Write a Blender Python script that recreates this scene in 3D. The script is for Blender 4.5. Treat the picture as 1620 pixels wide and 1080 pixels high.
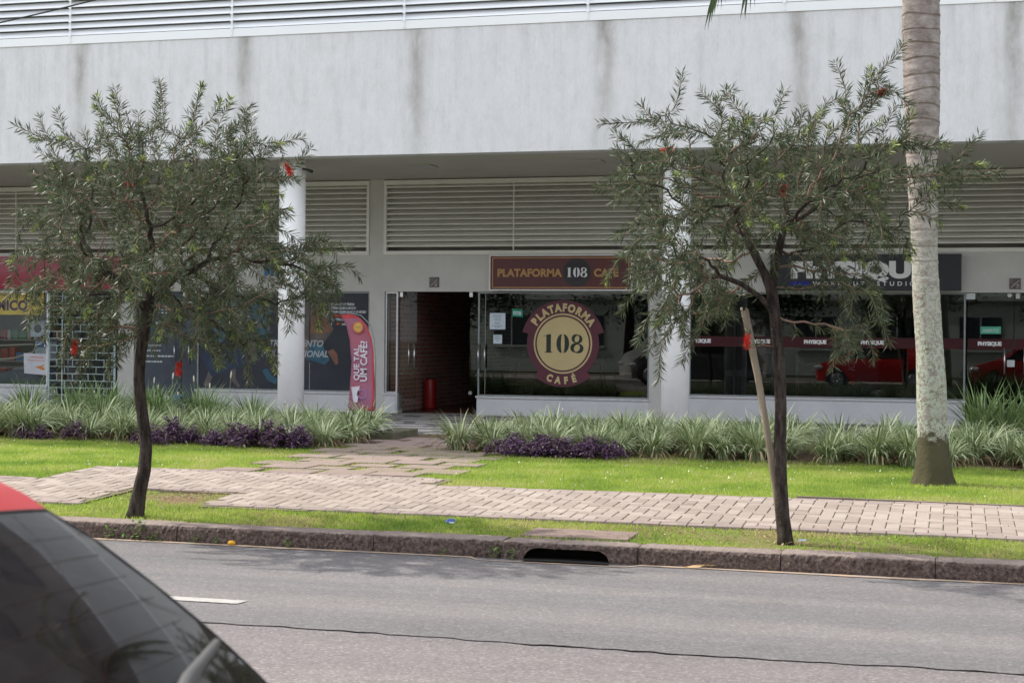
import bpy, bmesh, math, random
import numpy as np
from mathutils import Vector, Matrix, Euler
for o in list(bpy.data.objects): bpy.data.objects.remove(o)
S = bpy.context.scene
COL = S.collection
PI = math.pi
R = math.radians

# ------------------------------------------------------------------ camera
FPX = 2500.0; TH = math.atan(.28); ROLL = .0095; PIT = 10/2500.; ZC = 1.63
d = Vector((-math.sin(TH)*math.cos(PIT), math.cos(TH)*math.cos(PIT), -math.sin(PIT)))
r0 = Vector((math.cos(TH), math.sin(TH), 0)); u0 = r0.cross(d)
cr = r0*math.cos(ROLL) + u0*math.sin(ROLL); cu = u0*math.cos(ROLL) - r0*math.sin(ROLL)
cam = bpy.data.cameras.new('camera'); camo = bpy.data.objects.new('camera', cam); COL.objects.link(camo)
camo.matrix_world = Matrix(((cr.x, cu.x, -d.x, 0), (cr.y, cu.y, -d.y, 0), (cr.z, cu.z, -d.z, ZC), (0, 0, 0, 1)))
cam.sensor_width = 36; cam.sensor_fit = 'HORIZONTAL'; cam.lens = FPX/1620*36; cam.clip_end = 2000; cam.clip_start = .05
cam.dof.use_dof = True; cam.dof.focus_distance = 15.0; cam.dof.aperture_fstop = 9.0
S.camera = camo
# ------------------------------------------------------------------ world and sun
SUNV = Vector((-.95, .20, 1.0)).normalized()
W = bpy.data.worlds.new('World'); S.world = W; W.use_nodes = True
nt = W.node_tree; bg = nt.nodes['Background']
sky = nt.nodes.new('ShaderNodeTexSky'); sky.sky_type = 'NISHITA'; sky.sun_disc = False
sky.sun_elevation = math.asin(SUNV.z); sky.sun_rotation = math.atan2(SUNV.x, SUNV.y)
sky.air_density = 1.0; sky.dust_density = 5.0; sky.ozone_density = 1.0
wc = nt.nodes.new('ShaderNodeTexCoord'); wn = nt.nodes.new('ShaderNodeTexNoise'); wn.inputs['Scale'].default_value = 1.6; wn.inputs['Detail'].default_value = 6
wm = nt.nodes.new('ShaderNodeMapping'); wm.inputs['Scale'].default_value = (1, 1, 2.5); nt.links.new(wc.outputs['Generated'], wm.inputs[0]); nt.links.new(wm.outputs[0], wn.inputs['Vector'])
wr_ = nt.nodes.new('ShaderNodeValToRGB'); wr_.color_ramp.elements[0].position = .30; wr_.color_ramp.elements[0].color = (.45, .45, .45, 1); wr_.color_ramp.elements[1].position = .62; wr_.color_ramp.elements[1].color = (.92, .92, .92, 1)
nt.links.new(wn.outputs['Fac'], wr_.inputs[0])
wx = nt.nodes.new('ShaderNodeMix'); wx.data_type = 'RGBA'; nt.links.new(wr_.outputs[0], wx.inputs[0]); nt.links.new(sky.outputs[0], wx.inputs[6]); wx.inputs[7].default_value = (4.3, 4.45, 4.75, 1)   # thin bright cloud over the blue
nt.links.new(wx.outputs[2], bg.inputs[0]); bg.inputs[1].default_value = .15
sl = bpy.data.lights.new('sun', 'SUN'); sl.energy = 2.0; sl.angle = R(.6); sl.color = (1, .95, .87)
so = bpy.data.objects.new('sun', sl); COL.objects.link(so); so.rotation_euler = SUNV.to_track_quat('Z', 'Y').to_euler()
vs = S.view_settings; vs.view_transform = 'Standard'; vs.look = 'None'; vs.gamma = 1; vs.use_curve_mapping = False; vs.exposure = 1.33
S.render.engine = 'CYCLES'; S.cycles.max_bounces = 8; S.cycles.transparent_max_bounces = 12; S.cycles.diffuse_bounces = 4

# ------------------------------------------------------------------ materials
MATS = {}
def base(name, rough=.8, spec=.3, metal=0.):
    m = bpy.data.materials.new(name); m.use_nodes = True; p = m.node_tree.nodes['Principled BSDF']
    p.inputs['Roughness'].default_value = rough; p.inputs['Specular IOR Level'].default_value = spec; p.inputs['Metallic'].default_value = metal
    return m, m.node_tree, p
def N(t, k, **kw):
    n = t.nodes.new(k)
    for a, b in kw.items(): setattr(n, a, b)
    return n
def noise(t, scale, detail=4, rough=.55, stretch=None, src='Object'):
    co = N(t, 'ShaderNodeTexCoord'); mp = N(t, 'ShaderNodeMapping')
    t.links.new(co.outputs[src], mp.inputs[0])
    if stretch: mp.inputs['Scale'].default_value = stretch
    n = N(t, 'ShaderNodeTexNoise'); n.inputs['Scale'].default_value = scale; n.inputs['Detail'].default_value = detail; n.inputs['Roughness'].default_value = rough
    t.links.new(mp.outputs[0], n.inputs['Vector']); return n.outputs['Fac']
def ramp(t, fac, stops):
    r = N(t, 'ShaderNodeValToRGB'); e = r.color_ramp.elements
    while len(e) < len(stops): e.new(.5)
    for i, (p, c) in enumerate(stops):
        e[i].position = p; e[i].color = (*c, 1) if len(c) == 3 else c
    t.links.new(fac, r.inputs[0]); return r.outputs[0]
def mixc(t, fac, a, b, mode='MIX'):
    m = N(t, 'ShaderNodeMix', data_type='RGBA', blend_type=mode)
    for s, v in ((0, fac), (6, a), (7, b)):
        if hasattr(v, 'is_linked'): t.links.new(v, m.inputs[s])
        elif s == 0: m.inputs[0].default_value = v
        else: m.inputs[s].default_value = (*v, 1)
    return m.outputs[2]
def math_(t, op, a, b=None):
    m = N(t, 'ShaderNodeMath', operation=op)
    for i, v in enumerate((a, b)):
        if v is None: continue
        if hasattr(v, 'is_linked'): t.links.new(v, m.inputs[i])
        else: m.inputs[i].default_value = v
    return m.outputs[0]
def bump(t, p, h, strength=.3, dist=.01):
    b = N(t, 'ShaderNodeBump'); b.inputs['Strength'].default_value = strength; b.inputs['Distance'].default_value = dist
    t.links.new(h, b.inputs['Height']); t.links.new(b.outputs[0], p.inputs['Normal'])
def M(name, c, c2=None, scale=8, rough=.8, spec=.3, metal=0., bs=0., bscale=None, bd=.01, stretch=None, mid=(.35, .65), detail=5, coat=0.):
    """noise-varied principled material, cached by name"""
    if name in MATS: return MATS[name]
    m, t, p = base(name, rough, spec, metal)
    if coat: p.inputs['Coat Weight'].default_value = coat; p.inputs['Coat Roughness'].default_value = .04
    if c2 is None: c2 = tuple(x*.86 for x in c)
    n = noise(t, scale, detail, .6, stretch)
    t.links.new(ramp(t, n, [(mid[0], c), (mid[1], c2)]), p.inputs['Base Color'])
    if bs: bump(t, p, noise(t, bscale or scale*4, 6, .7), bs, bd)
    MATS[name] = m; return m
def glass_mat(name, tint=(.5, .53, .52), ior=1.6, rough=.0, boost=1.):
    m = bpy.data.materials.new(name); m.use_nodes = True; t = m.node_tree; t.nodes.remove(t.nodes['Principled BSDF'])
    out = t.nodes['Material Output']; tr = N(t, 'ShaderNodeBsdfTransparent'); gl = N(t, 'ShaderNodeBsdfGlossy'); mx = N(t, 'ShaderNodeMixShader'); fr = N(t, 'ShaderNodeFresnel')
    tr.inputs[0].default_value = (*tint, 1); gl.inputs['Roughness'].default_value = rough; gl.inputs[0].default_value = (.95, 1, .98, 1); fr.inputs[0].default_value = ior
    t.links.new(math_(t, 'MULTIPLY', fr.outputs[0], boost), mx.inputs[0]); t.links.new(tr.outputs[0], mx.inputs[1]); t.links.new(gl.outputs[0], mx.inputs[2]); t.links.new(mx.outputs[0], out.inputs[0])
    MATS[name] = m; return m

# ------------------------------------------------------------------ mesh builder
class MB:
    def __init__(s): s.v = []; s.f = []; s.m = []; s.mi = 0; s.sm = []; s.smooth = False
    def add(s, vs_, fs, mi=None):
        b = len(s.v); s.v += [tuple(v) for v in vs_]
        for f in fs: s.f.append(tuple(b+i for i in f)); s.m.append(s.mi if mi is None else mi); s.sm.append(s.smooth)
        return s
    def box(s, x0, x1, y0, y1, z0, z1, mi=None):
        return s.add([(x0, y0, z0), (x1, y0, z0), (x1, y1, z0), (x0, y1, z0), (x0, y0, z1), (x1, y0, z1), (x1, y1, z1), (x0, y1, z1)],
                     [(0, 3, 2, 1), (4, 5, 6, 7), (0, 1, 5, 4), (1, 2, 6, 5), (2, 3, 7, 6), (3, 0, 4, 7)], mi)
    def quad(s, *p, mi=None): return s.add(p, [tuple(range(len(p)))], mi)
    def tube(s, pts, rad, n=8, mi=None, cap=True):
        pts = [Vector(p) for p in pts]
        if not hasattr(rad, '__len__'): rad = [rad]*len(pts)
        vs_ = []; prev = None
        for i, p in enumerate(pts):
            t = (pts[min(i+1, len(pts)-1)]-pts[max(i-1, 0)]).normalized()
            a = prev if prev is not None else (Vector((1, 0, 0)) if abs(t.x) < .9 else Vector((0, 1, 0)))
            a = (a - t*a.dot(t)).normalized(); prev = a; b = t.cross(a)
            for k in range(n):
                q = 2*PI*k/n; vs_.append(p + (a*math.cos(q)+b*math.sin(q))*rad[i])
        fs = [(i*n+k, i*n+(k+1) % n, (i+1)*n+(k+1) % n, (i+1)*n+k) for i in range(len(pts)-1) for k in range(n)]
        if cap: fs += [tuple(range(n-1, -1, -1)), tuple((len(pts)-1)*n+k for k in range(n))]
        sm = s.smooth; s.smooth = True; s.add(vs_, fs, mi); s.smooth = sm; return s
    def cyl(s, c, r, h, n=24, mi=None, r2=None): return s.tube([c, (c[0], c[1], c[2]+h)], [r, r if r2 is None else r2], n, mi)
    def prism(s, poly, axis, a, b, mi=None):
        """poly in the plane across `axis`, extruded from a to b"""
        n = len(poly)
        def P(p, q): return {'y': (p[0], q, p[1]), 'x': (q, p[0], p[1]), 'z': (p[0], p[1], q)}[axis]
        vs_ = [P(p, a) for p in poly]+[P(p, b) for p in poly]
        fs = [tuple(range(n)), tuple(range(2*n-1, n-1, -1))]+[(i, i+n, (i+1) % n+n, (i+1) % n) for i in range(n)]
        return s.add(vs_, fs, mi)
    def build(s, name, mats, parent=None, loc=None, bevel=0, fix=False):
        me = bpy.data.meshes.new(name)
        off = Vector(loc) if loc is not None else Vector((0, 0, 0))
        me.from_pydata([(v[0]-off.x, v[1]-off.y, v[2]-off.z) for v in s.v], [], s.f)
        if not isinstance(mats, (list, tuple)): mats = [mats]
        for m in mats: me.materials.append(m)
        me.polygons.foreach_set('material_index', s.m); me.polygons.foreach_set('use_smooth', s.sm); me.update()
        if fix:
            bm = bmesh.new(); bm.from_mesh(me); bmesh.ops.recalc_face_normals(bm, faces=bm.faces); bm.to_mesh(me); bm.free()
        o = bpy.data.objects.new(name, me); COL.objects.link(o); o.location = off
        if parent is not None: o.parent = parent; o.location = off - parent.location if loc is not None else -WL(parent)
        if bevel:
            b = o.modifiers.new('bevel', 'BEVEL'); b.width = bevel; b.segments = 2; b.limit_method = 'ANGLE'
        return o
def WL(o):
    l = Vector(o.location)
    while o.parent: o = o.parent; l += Vector(o.location)
    return l
# note: children are built in world coordinates; parents only translate
def tag(o, label=None, cat=None, group=None, kind=None):
    if label: o['label'] = label
    if cat: o['category'] = cat
    if group: o['group'] = group
    if kind: o['kind'] = kind
    return o
def empty(name, loc, label=None, cat=None, group=None, kind=None):
    o = bpy.data.objects.new(name, None); o.empty_display_size = .2; COL.objects.link(o); o.location = loc
    return tag(o, label, cat, group, kind)
def copy_tree(o, parent=None):
    c = o.copy(); COL.objects.link(c)
    if parent is not None: c.parent = parent
    for ch in [x for x in COL.objects if x.parent == o]: copy_tree(ch, c)
    return c
def npmesh(name, verts, faces, mats, midx=None, parent=None, smooth=False):
    """verts (n,3) and faces (m,k) as arrays"""
    me = bpy.data.meshes.new(name); n, k = faces.shape
    me.vertices.add(len(verts)); me.vertices.foreach_set('co', np.asarray(verts, np.float32).ravel())
    me.loops.add(n*k); me.loops.foreach_set('vertex_index', faces.astype(np.int32).ravel())
    me.polygons.add(n); me.polygons.foreach_set('loop_start', np.arange(0, n*k, k, dtype=np.int32)); me.polygons.foreach_set('loop_total', np.full(n, k, np.int32))
    if not isinstance(mats, (list, tuple)): mats = [mats]
    for m in mats: me.materials.append(m)
    if midx is not None: me.polygons.foreach_set('material_index', np.asarray(midx, np.int32))
    me.polygons.foreach_set('use_smooth', np.full(n, smooth)); me.update(calc_edges=True); me.validate()
    o = bpy.data.objects.new(name, me); COL.objects.link(o)
    if parent is not None: o.parent = parent; o.location = -WL(parent)
    return o
def text_mb(mb, s, x, y, z, size, mi=0, bold=0., shear=0., sx=1., sp=1., align='LEFT', rot=0., depth=.004, arc=None, valign='BOTTOM_BASELINE'):
    """add lettering standing in the facade plane (reads from -Y) to a mesh builder"""
    cu_ = bpy.data.curves.new('lettering', 'FONT'); cu_.body = s; cu_.size = size; cu_.offset = bold; cu_.shear = shear; cu_.space_character = sp
    cu_.align_x = align; cu_.align_y = valign; cu_.resolution_u = 4
    o = bpy.data.objects.new('lettering', cu_); COL.objects.link(o)
    dg = bpy.context.evaluated_depsgraph_get(); me = bpy.data.meshes.new_from_object(o.evaluated_get(dg))
    c, q = math.cos(rot), math.sin(rot)
    vs_ = []
    for v in me.vertices:
        a, b = v.co.x*sx, v.co.y
        vs_.append((x+a*c-b*q, y, z+a*q+b*c))
    mb.add(vs_, [tuple(p.vertices) for p in me.polygons], mi)
    bpy.data.objects.remove(o); bpy.data.curves.remove(cu_); bpy.data.meshes.remove(me)

# ================================================================== SETTING
rnd = random.Random(5); npr = np.random.default_rng(7)
# asphalt
def asphalt(name, c, c2, sp, spd=.32):
    m, t, p = base(name, .85, .25)
    a = ramp(t, noise(t, .7, 5, .6, (.25, 1, 1)), [(.3, c), (.7, c2)])
    vor = N(t, 'ShaderNodeTexVoronoi'); co = N(t, 'ShaderNodeTexCoord'); t.links.new(co.outputs['Object'], vor.inputs['Vector']); vor.inputs['Scale'].default_value = 70
    w = N(t, 'ShaderNodeSeparateColor'); t.links.new(vor.outputs['Color'], w.inputs[0])
    s1 = ramp(t, w.outputs[0], [(.0, (.22,)*3), (.5, (.60,)*3), (.9, (.80,)*3), (.95, (1.3, 1.3, 1.3))])
    fin = mixc(t, spd, a, mixc(t, 1., sp, s1, 'MULTIPLY'), 'OVERLAY')
    band = ramp(t, noise(t, 1.1, 4, .6, (.05, 1.6, 1)), [(.38, (.84, .85, .87)), (.6, (1.04, 1.03, 1.02))]); blotch = ramp(t, noise(t, 2.6, 6, .75, (.5, 1, 1)), [(.28, (.84,)*3), (.45, (1,)*3)])
    t.links.new(mixc(t, 1., mixc(t, 1., fin, band, 'MULTIPLY'), blotch, 'MULTIPLY'), p.inputs['Base Color'])
    bump(t, p, noise(t, 110, 4, .8), .55, .006); return m
mA = asphalt('old_asphalt', (.186, .172, .170), (.228, .210, .207), (.72, .7, .69), .42)
mB = asphalt('new_asphalt', (.174, .165, .165), (.216, .204, .202), (.6, .6, .6), .38)
mSoil = M('soil', (.10, .065, .045), (.17, .12, .08), 9, .95, bs=.6, bscale=30, bd=.02)
mGround = M('far_ground', (.12, .13, .09), (.16, .15, .12), .3, .95)
g = MB(); g.quad((-300, -300, -.05), (300, -300, -.05), (300, 300, -.05), (-300, 300, -.05)); tag(g.build('ground', mGround), kind='structure')
g = MB(); g.quad((-60, .45, 0), (60, .45, 0), (60, 11.16, 0), (-60, 11.16, 0)); tag(g.build('road', mA), kind='structure')
# resurfaced lane with ragged edge
xs = np.arange(-60, 60, .09); ye = 8.06+npr.normal(0, .013, len(xs))+.025*np.sin(xs*1.3)+.02*np.sin(xs*.37+1)
g = MB(); n = len(xs)
g.add([(x, y, .005) for x, y in zip(xs, ye)]+[(x, 11.02 if not -3.3 < x < -2.2 else 10.93, .005) for x in xs], [(i, i+1, n+i+1, n+i) for i in range(n-1)])
tag(g.build('road_surface', mB), kind='structure')
g = MB(); w_ = np.maximum(.0005, (.016*npr.random(n)**2*(np.sin(xs*2.1)+1.3)+.004)*(np.sin(xs*3.1)+np.sin(xs*1.3+2)+npr.normal(0, .5, n) > -.9))
g.add([(x, y-w, .009) for x, y, w in zip(xs, ye, w_)]+[(x, y+.002, .009) for x, y in zip(xs, ye)], [(i, i+1, n+i+1, n+i) for i in range(n-1)])
tag(g.build('road_crack', M('crack_tar', (.09, .085, .082), (.20, .185, .18), 30, .9)), kind='structure')
g = MB()
g.add([(x, 10.995+.012*math.sin(x*3)+rnd.uniform(-.008, .008) if not -3.35 < x < -2.15 else 10.90, .010) for x in xs]+[(x, 11.06 if not -3.35 < x < -2.15 else 10.925, .010) for x in xs], [(i, i+1, n+i+1, n+i) for i in range(n-1)])
tag(g.build('gutter', M('gutter_mortar', (.42, .30, .20), (.30, .25, .21), 6, .9, bs=.4)), kind='structure')
mPaint = M('road_paint', (.42, .405, .38), (.30, .29, .275), 25, .7, mid=(.45, .75))
g = MB()
for k in range(-5, 6):
    x0 = -4.10-k*9.0
    if -6 < x0 < 6 and k != 0: continue
    g.quad((x0-3.0, 8.64, .010), (x0-.02, 8.66, .010), (x0, 8.78, .010), (x0-3.0, 8.78, .010))
tag(g.build('lane_marking', mPaint), kind='structure')

# kerb
mKerb, t, p = base('granite_kerb', .85, .3)
a = ramp(t, noise(t, 40, 6, .75), [(.34, (.075, .055, .050)), (.5, (.22, .17, .15)), (.66, (.46, .38, .34))])
geo = N(t, 'ShaderNodeNewGeometry'); sx = N(t, 'ShaderNodeSeparateXYZ'); co = N(t, 'ShaderNodeTexCoord'); t.links.new(co.outputs['Object'], sx.inputs[0])
top_mask = ramp(t, math_(t, 'ADD', sx.outputs[2], math_(t, 'MULTIPLY', noise(t, 9, 3), .03)), [(.134, (0, 0, 0)), (.145, (1, 1, 1))])  # mask that mixes the stone tops paler than the faces
t.links.new(mixc(t, top_mask, mixc(t, 1., a, (.78, .73, .70), 'MULTIPLY'), mixc(t, .55, a, (.62, .50, .44))), p.inputs['Base Color'])
bump(t, p, noise(t, 45, 8, .85), 1., .035)
joints = [-3.17, -2.76, -2.16, -1.15, -.11]
x = -3.17; left = []
for w in (1.0, 1.62, 1.5, 1.55, 1.4, 1.6, 1.5, 1.5, 1.6): x -= w; left.append(x)
joints = left[::-1]+joints; x = -.11
for w in (1.5, 1.45, 1.6, 1.5, 1.55, 1.6): x += w; joints.append(x)
g = MB()
def stone(x0, x1, hole=None):
    zt = .135+rnd.uniform(-.004, .004); yf = 11.08+rnd.uniform(-.012, .012); nx = max(6, int((x1-x0)/.02)); prof = [(0.0, -.02), (-.002, .03), (.004, .07), (.006, .105), (.018, zt-.006), (.04, zt), (.11, zt+.002), (.19, zt), (.26, zt-.004)]
    xs_ = np.linspace(x0+.003, x1-.003, nx); vs_ = []
    for i, xx in enumerate(xs_):
        e = min(1, min(i, nx-1-i)/2.); 
        for j, (dy, z) in enumerate(prof):
            q = rnd.uniform(-.006, .006)*(1 if j < 5 else .35)
            zz = z+rnd.uniform(-.003, .003)-(1-e)*.006*(j > 3)
            if hole and hole[0] < xx < hole[1] and j < 4:
                b = min((xx-hole[0]), (hole[1]-xx)); top = .09*math.sqrt(max(0, 1-(1-min(1, b/.11))**2))
                zz = max(z, top+j*.006) if j < 3 else max(z, top+.016)
            vs_.append((xx, yf+dy+q+(1-e)*.008*(j < 6), zz))
    m_ = len(prof); fs = [(i*m_+j, (i+1)*m_+j, (i+1)*m_+j+1, i*m_+j+1) for i in range(nx-1) for j in range(m_-1)]
    fs += [tuple(range(m_-1, -1, -1)), tuple((nx-1)*m_+j for j in range(m_))]
    g.smooth = False; g.add(vs_, fs)
for a_, b_ in zip(joints[:-1], joints[1:]):
    if a_ in (-3.17, ): stone(a_, b_, (-3.0, -2.70))
    elif a_ == -2.76: stone(a_, b_, (-2.85, -2.36))
    else: stone(a_, b_)
tag(g.build('kerb', mKerb), kind='structure')
g = MB(); g.box(joints[0], -3.08, 11.13, 11.30, -.1, .12); g.box(-2.30, joints[-1], 11.13, 11.30, -.1, .12); g.box(-3.08, -2.30, 11.13, 11.30, .102, .12)
tag(g.build('kerb_joint_fill', mSoil), kind='structure')
g = MB(); bx_ = (-3.05, -2.33, 10.95, 11.9, -.5, .10)
g.box(-3.08, -2.30, 11.29, 11.95, -.55, .09)
mDrainShade = M('drain_pit_shade', (.015, .014, .013), (.03, .028, .025), 8, .95)  # solid block; near-black colour stands for the shade inside the drain
tag(g.build('drain_pit_shade', mDrainShade), kind='structure')
g = MB(); g.quad((-3.0, 10.99, .0115), (-2.36, 10.99, .0115), (-2.36, 11.29, .002), (-3.0, 11.29, .002)); tag(g.build('drain_mouth_shade', mDrainShade), kind='structure')  # flat dark sheet, the shade of the opening put in as colour

# verge, walk base, lawn
def zgr(x, y):
    """height of the ground between kerb and forecourt"""
    if y < 12.2: return .125+.02*(y-11.35)
    if y < 14.2: return .142+.04*(y-12.2)
    return .222
mLawn, t, p = base('lawn_turf', .95, .1)
a = ramp(t, noise(t, 1.1, 5, .65), [(.3, (.17, .22, .05)), (.55, (.25, .32, .07)), (.72, (.32, .31, .12))])
b = ramp(t, noise(t, 60, 3, .8), [(.3, (.45,)*3), (.65, (1.1,)*3)])
t.links.new(mixc(t, 1., a, b, 'MULTIPLY'), p.inputs['Base Color']); bump(t, p, noise(t, 80, 3, .9), .8, .02)
mVergeBase, t, p = base('verge_turf', .95, .1)
a = ramp(t, noise(t, 1.6, 5, .7), [(.38, (.19, .27, .05)), (.52, (.28, .28, .10)), (.62, (.32, .22, .14))])
b = ramp(t, noise(t, 60, 3, .8), [(.3, (.45,)*3), (.65, (1.1,)*3)])
t.links.new(mixc(t, 1., a, b, 'MULTIPLY'), p.inputs['Base Color']); bump(t, p, noise(t, 80, 3, .9), .8, .02)
def strip(name, x0, x1, y0, y1, mat, dz=0., nx=60, ny=10, amp=.004):
    g = MB(); vs_ = []
    for j in range(ny+1):
        for i in range(nx+1):
            x = x0+(x1-x0)*i/nx; y = y0+(y1-y0)*j/ny; vs_.append((x, y, zgr(x, y)+dz+rnd.uniform(-amp, amp)))
    g.smooth = True; g.add(vs_, [(j*(nx+1)+i, j*(nx+1)+i+1, (j+1)*(nx+1)+i+1, (j+1)*(nx+1)+i) for j in range(ny) for i in range(nx)])
    return tag(g.build(name, mat), kind='structure')
strip('verge', -30, 30, 11.32, 13.6, mVergeBase, -.012, 300, 12)
strip('lawn', -30, 30, 13.3, 18.9, mLawn, -.012, 300, 24)
strip('planting_bed', -30, 30, 17.9, 21.2, mSoil, .0, 300, 14, .012)

# sidewalk of concrete pavers: herringbone field, border rows
def walk_near(x):
    if x < -7.25: return 12.10
    if x < -6.22: return 13.10
    return 12.30
def walk_far(x):
    if x < -8.55: return 13.55
    if x < -4.66: return 14.62
    return 14.02
mPav, t, p = base('concrete_paver', .9, .2)
oi = N(t, 'ShaderNodeNewGeometry')
a = ramp(t, oi.outputs['Random Per Island'], [(0, (.30, .25, .215)), (.5, (.36, .30, .26)), (1, (.41, .35, .305))])
b = ramp(t, noise(t, 2.2, 5, .6), [(.3, (.86,)*3), (.7, (1.06,)*3)])
t.links.new(mixc(t, 1., a, b, 'MULTIPLY'), p.inputs['Base Color']); bump(t, p, noise(t, 120, 4, .8), .4, .004)
mBorder = M('border_paver', (.27, .215, .205), (.34, .27, .245), 5, .9, bs=.4, bscale=100, bd=.004)
g = MB()
def paver(x0, x1, y0, y1, mi=0, gap=.0034, h=.045):
    ax, ay = (x0+x1)/2, (y0+y1)/2
    z = zgr(ax, ay)+.012+rnd.uniform(-.0022, .0022); sxl, syl = rnd.uniform(-.012, .012), rnd.uniform(-.012, .012)
    zz = [z+(xx-ax)*sxl+(yy-ay)*(syl+.04) for xx, yy in ((x0, y0), (x1, y0), (x1, y1), (x0, y1))]
    q = gap; c = .004
    P = [(x0+q, y0+q), (x1-q, y0+q), (x1-q, y1-q), (x0+q, y1-q)]
    P2 = [(x0+q+c, y0+q+c), (x1-q-c, y0+q+c), (x1-q-c, y1-q-c), (x0+q+c, y1-q-c)]
    vs_ = [(a_[0], a_[1], zz[i]-h) for i, a_ in enumerate(P)]+[(a_[0], a_[1], zz[i]-c) for i, a_ in enumerate(P)]+[(a_[0], a_[1], zz[i]) for i, a_ in enumerate(P2)]
    g.add(vs_, [(8, 9, 10, 11), (0, 1, 5, 4), (1, 2, 6, 5), (2, 3, 7, 6), (3, 0, 4, 7), (4, 5, 9, 8), (5, 6, 10, 9), (6, 7, 11, 10), (7, 4, 8, 11)], mi)
Lp, Wp = .216, .108
X0, X1 = -14.0, 6.0
for i in range(int((X1-X0)/Wp)):
    for j in range(26):
        k = (i+j) % 4
        x = X0+i*Wp; y = 12.0+j*Wp
        if k == 0: x1, y1 = x+Lp, y+Wp
        elif k == 2: x1, y1 = x+Wp, y+Lp
        else: continue
        cx, cy = (x+x1)/2, (y+y1)/2
        lo = max(walk_near(x+.01), walk_near(x1-.01)); hi = min(walk_far(x+.01), walk_far(x1-.01))
        if y < lo+.10 or y1 > hi-.10+.06:
            # keep half pavers at the borders
            if y1 > lo+.10+.03 and y < hi-.15: y = max(y, lo+.10); y1 = min(y1, hi-.10)
            else: continue
            if y1-y < .03: continue
        paver(x, x1, y, y1)
x = X0
while x < X1:
    l = .218
    yn = max(walk_near(x+.02), walk_near(x+l-.02)); paver(x, x+l, yn, yn+.10, 1)
    yf = min(walk_far(x+.02), walk_far(x+l-.02)); paver(x+.0, x+l, yf-.10, yf, 1)
    x += l
tag(g.build('sidewalk', [mPav, mBorder]), kind='structure')
mJoint = M('paver_joint_sand', (.17, .145, .10), (.18, .18, .08), 14, .95)
g = MB()
for xa, xb in ((-14, -8.55), (-8.55, -7.25), (-7.25, -6.22), (-6.22, -4.66), (-4.66, 6.0)):
    xm = (xa+xb)/2; yn, yf = walk_near(xm)+.01, walk_far(xm)-.01
    nseg = 10
    for k in range(nseg):
        ya, yb = yn+(yf-yn)*k/nseg, yn+(yf-yn)*(k+1)/nseg
        g.quad((xa, ya, zgr(xm, ya)+.003), (xb, ya, zgr(xm, ya)+.003), (xb, yb, zgr(xm, yb)+.003), (xa, yb, zgr(xm, yb)+.003))
tag(g.build('paver_bedding', mJoint), kind='structure')
# concrete edge beam exposed at the tree pit, and the lifted edging along the lawn
mConc = M('edging_concrete', (.30, .25, .19), (.22, .18, .14), 7, .9, bs=.4, bscale=60)
g = MB(); g.box(-6.98, -6.62, 13.035, 13.085, .10, .188); g.box(-6.61, -6.25, 13.035, 13.085, .10, .184)
g.box(-6.2, -5.2, 12.255, 12.295, .11, .148)
for k in range(5): g.box(-1.32+k*.5, -.83+k*.5, 14.035, 14.075, .17, .242-.003*k)
tag(g.build('path_edging', mConc), kind='structure')
# drain cover slab in the verge
g = MB(); g.box(-3.12, -2.30, 11.42, 11.88, .08, .138); tag(g.build('drain_cover', M('cover_slab', (.27, .20, .17), (.2, .15, .13), 12, .95, bs=.6, bscale=40), bevel=.006), kind='structure')
# stepping slabs through the lawn
mSlab = M('path_slab', (.30, .225, .20), (.25, .195, .175), 4, .9, bs=.4, bscale=70, bd=.006)
g = MB(); row = 0; y = 14.70
while y < 20.3:
    off = (row % 2)*.30
    for k in range(4):
        x0 = -7.42+off+k*.56+rnd.uniform(-.03, .03)+ (.0 if y > 17 else .12)
        if y > 19.6 and x0 < -7.3: continue
        zz = .232+rnd.uniform(-.004, .006); tl = rnd.uniform(-.006, .006)
        dx, dy = .50, .44
        if (row*7+k*3) % 5 == 0: dy = .36; dx = .44
        s_ = [(x0, y), (x0+dx, y+rnd.uniform(-.02, .02)), (x0+dx, y+dy), (x0, y+dy+rnd.uniform(-.02, .02))]
        g.add([(a_, b_, .18) for a_, b_ in s_]+[(a_, b_, zz+tl*(i > 1)) for i, (a_, b_) in enumerate(s_)], [(4, 5, 6, 7), (0, 1, 5, 4), (1, 2, 6, 5), (2, 3, 7, 6), (3, 0, 4, 7)])
    y += .47; row += 1
tag(g.build('garden_path', mSlab, bevel=.004), kind='structure')
# forecourt mosaic (small grey stones with darker wavy bands)
mMos, t, p = base('stone_mosaic', .85, .3)
vor = N(t, 'ShaderNodeTexVoronoi', feature='DISTANCE_TO_EDGE'); vo2 = N(t, 'ShaderNodeTexVoronoi'); co = N(t, 'ShaderNodeTexCoord')
for v in (vor, vo2): t.links.new(co.outputs['Object'], v.inputs['Vector']); v.inputs['Scale'].default_value = 18
sc = N(t, 'ShaderNodeSeparateColor'); t.links.new(vo2.outputs['Color'], sc.inputs[0])
br = N(t, 'ShaderNodeTexBrick'); mp = N(t, 'ShaderNodeMapping'); mp.inputs['Scale'].default_value = (1, 1, 1); t.links.new(co.outputs['Object'], mp.inputs[0]); wn_ = N(t, 'ShaderNodeTexNoise'); wn_.inputs['Scale'].default_value = 1.1; wn_.inputs['Detail'].default_value = 3; t.links.new(co.outputs['Object'], wn_.inputs['Vector'])
va = N(t, 'ShaderNodeVectorMath', operation='MULTIPLY_ADD'); va.inputs[1].default_value = (.9, .55, 0); t.links.new(wn_.outputs['Color'], va.inputs[0]); t.links.new(mp.outputs[0], va.inputs[2]); t.links.new(va.outputs[0], br.inputs[0])
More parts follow.
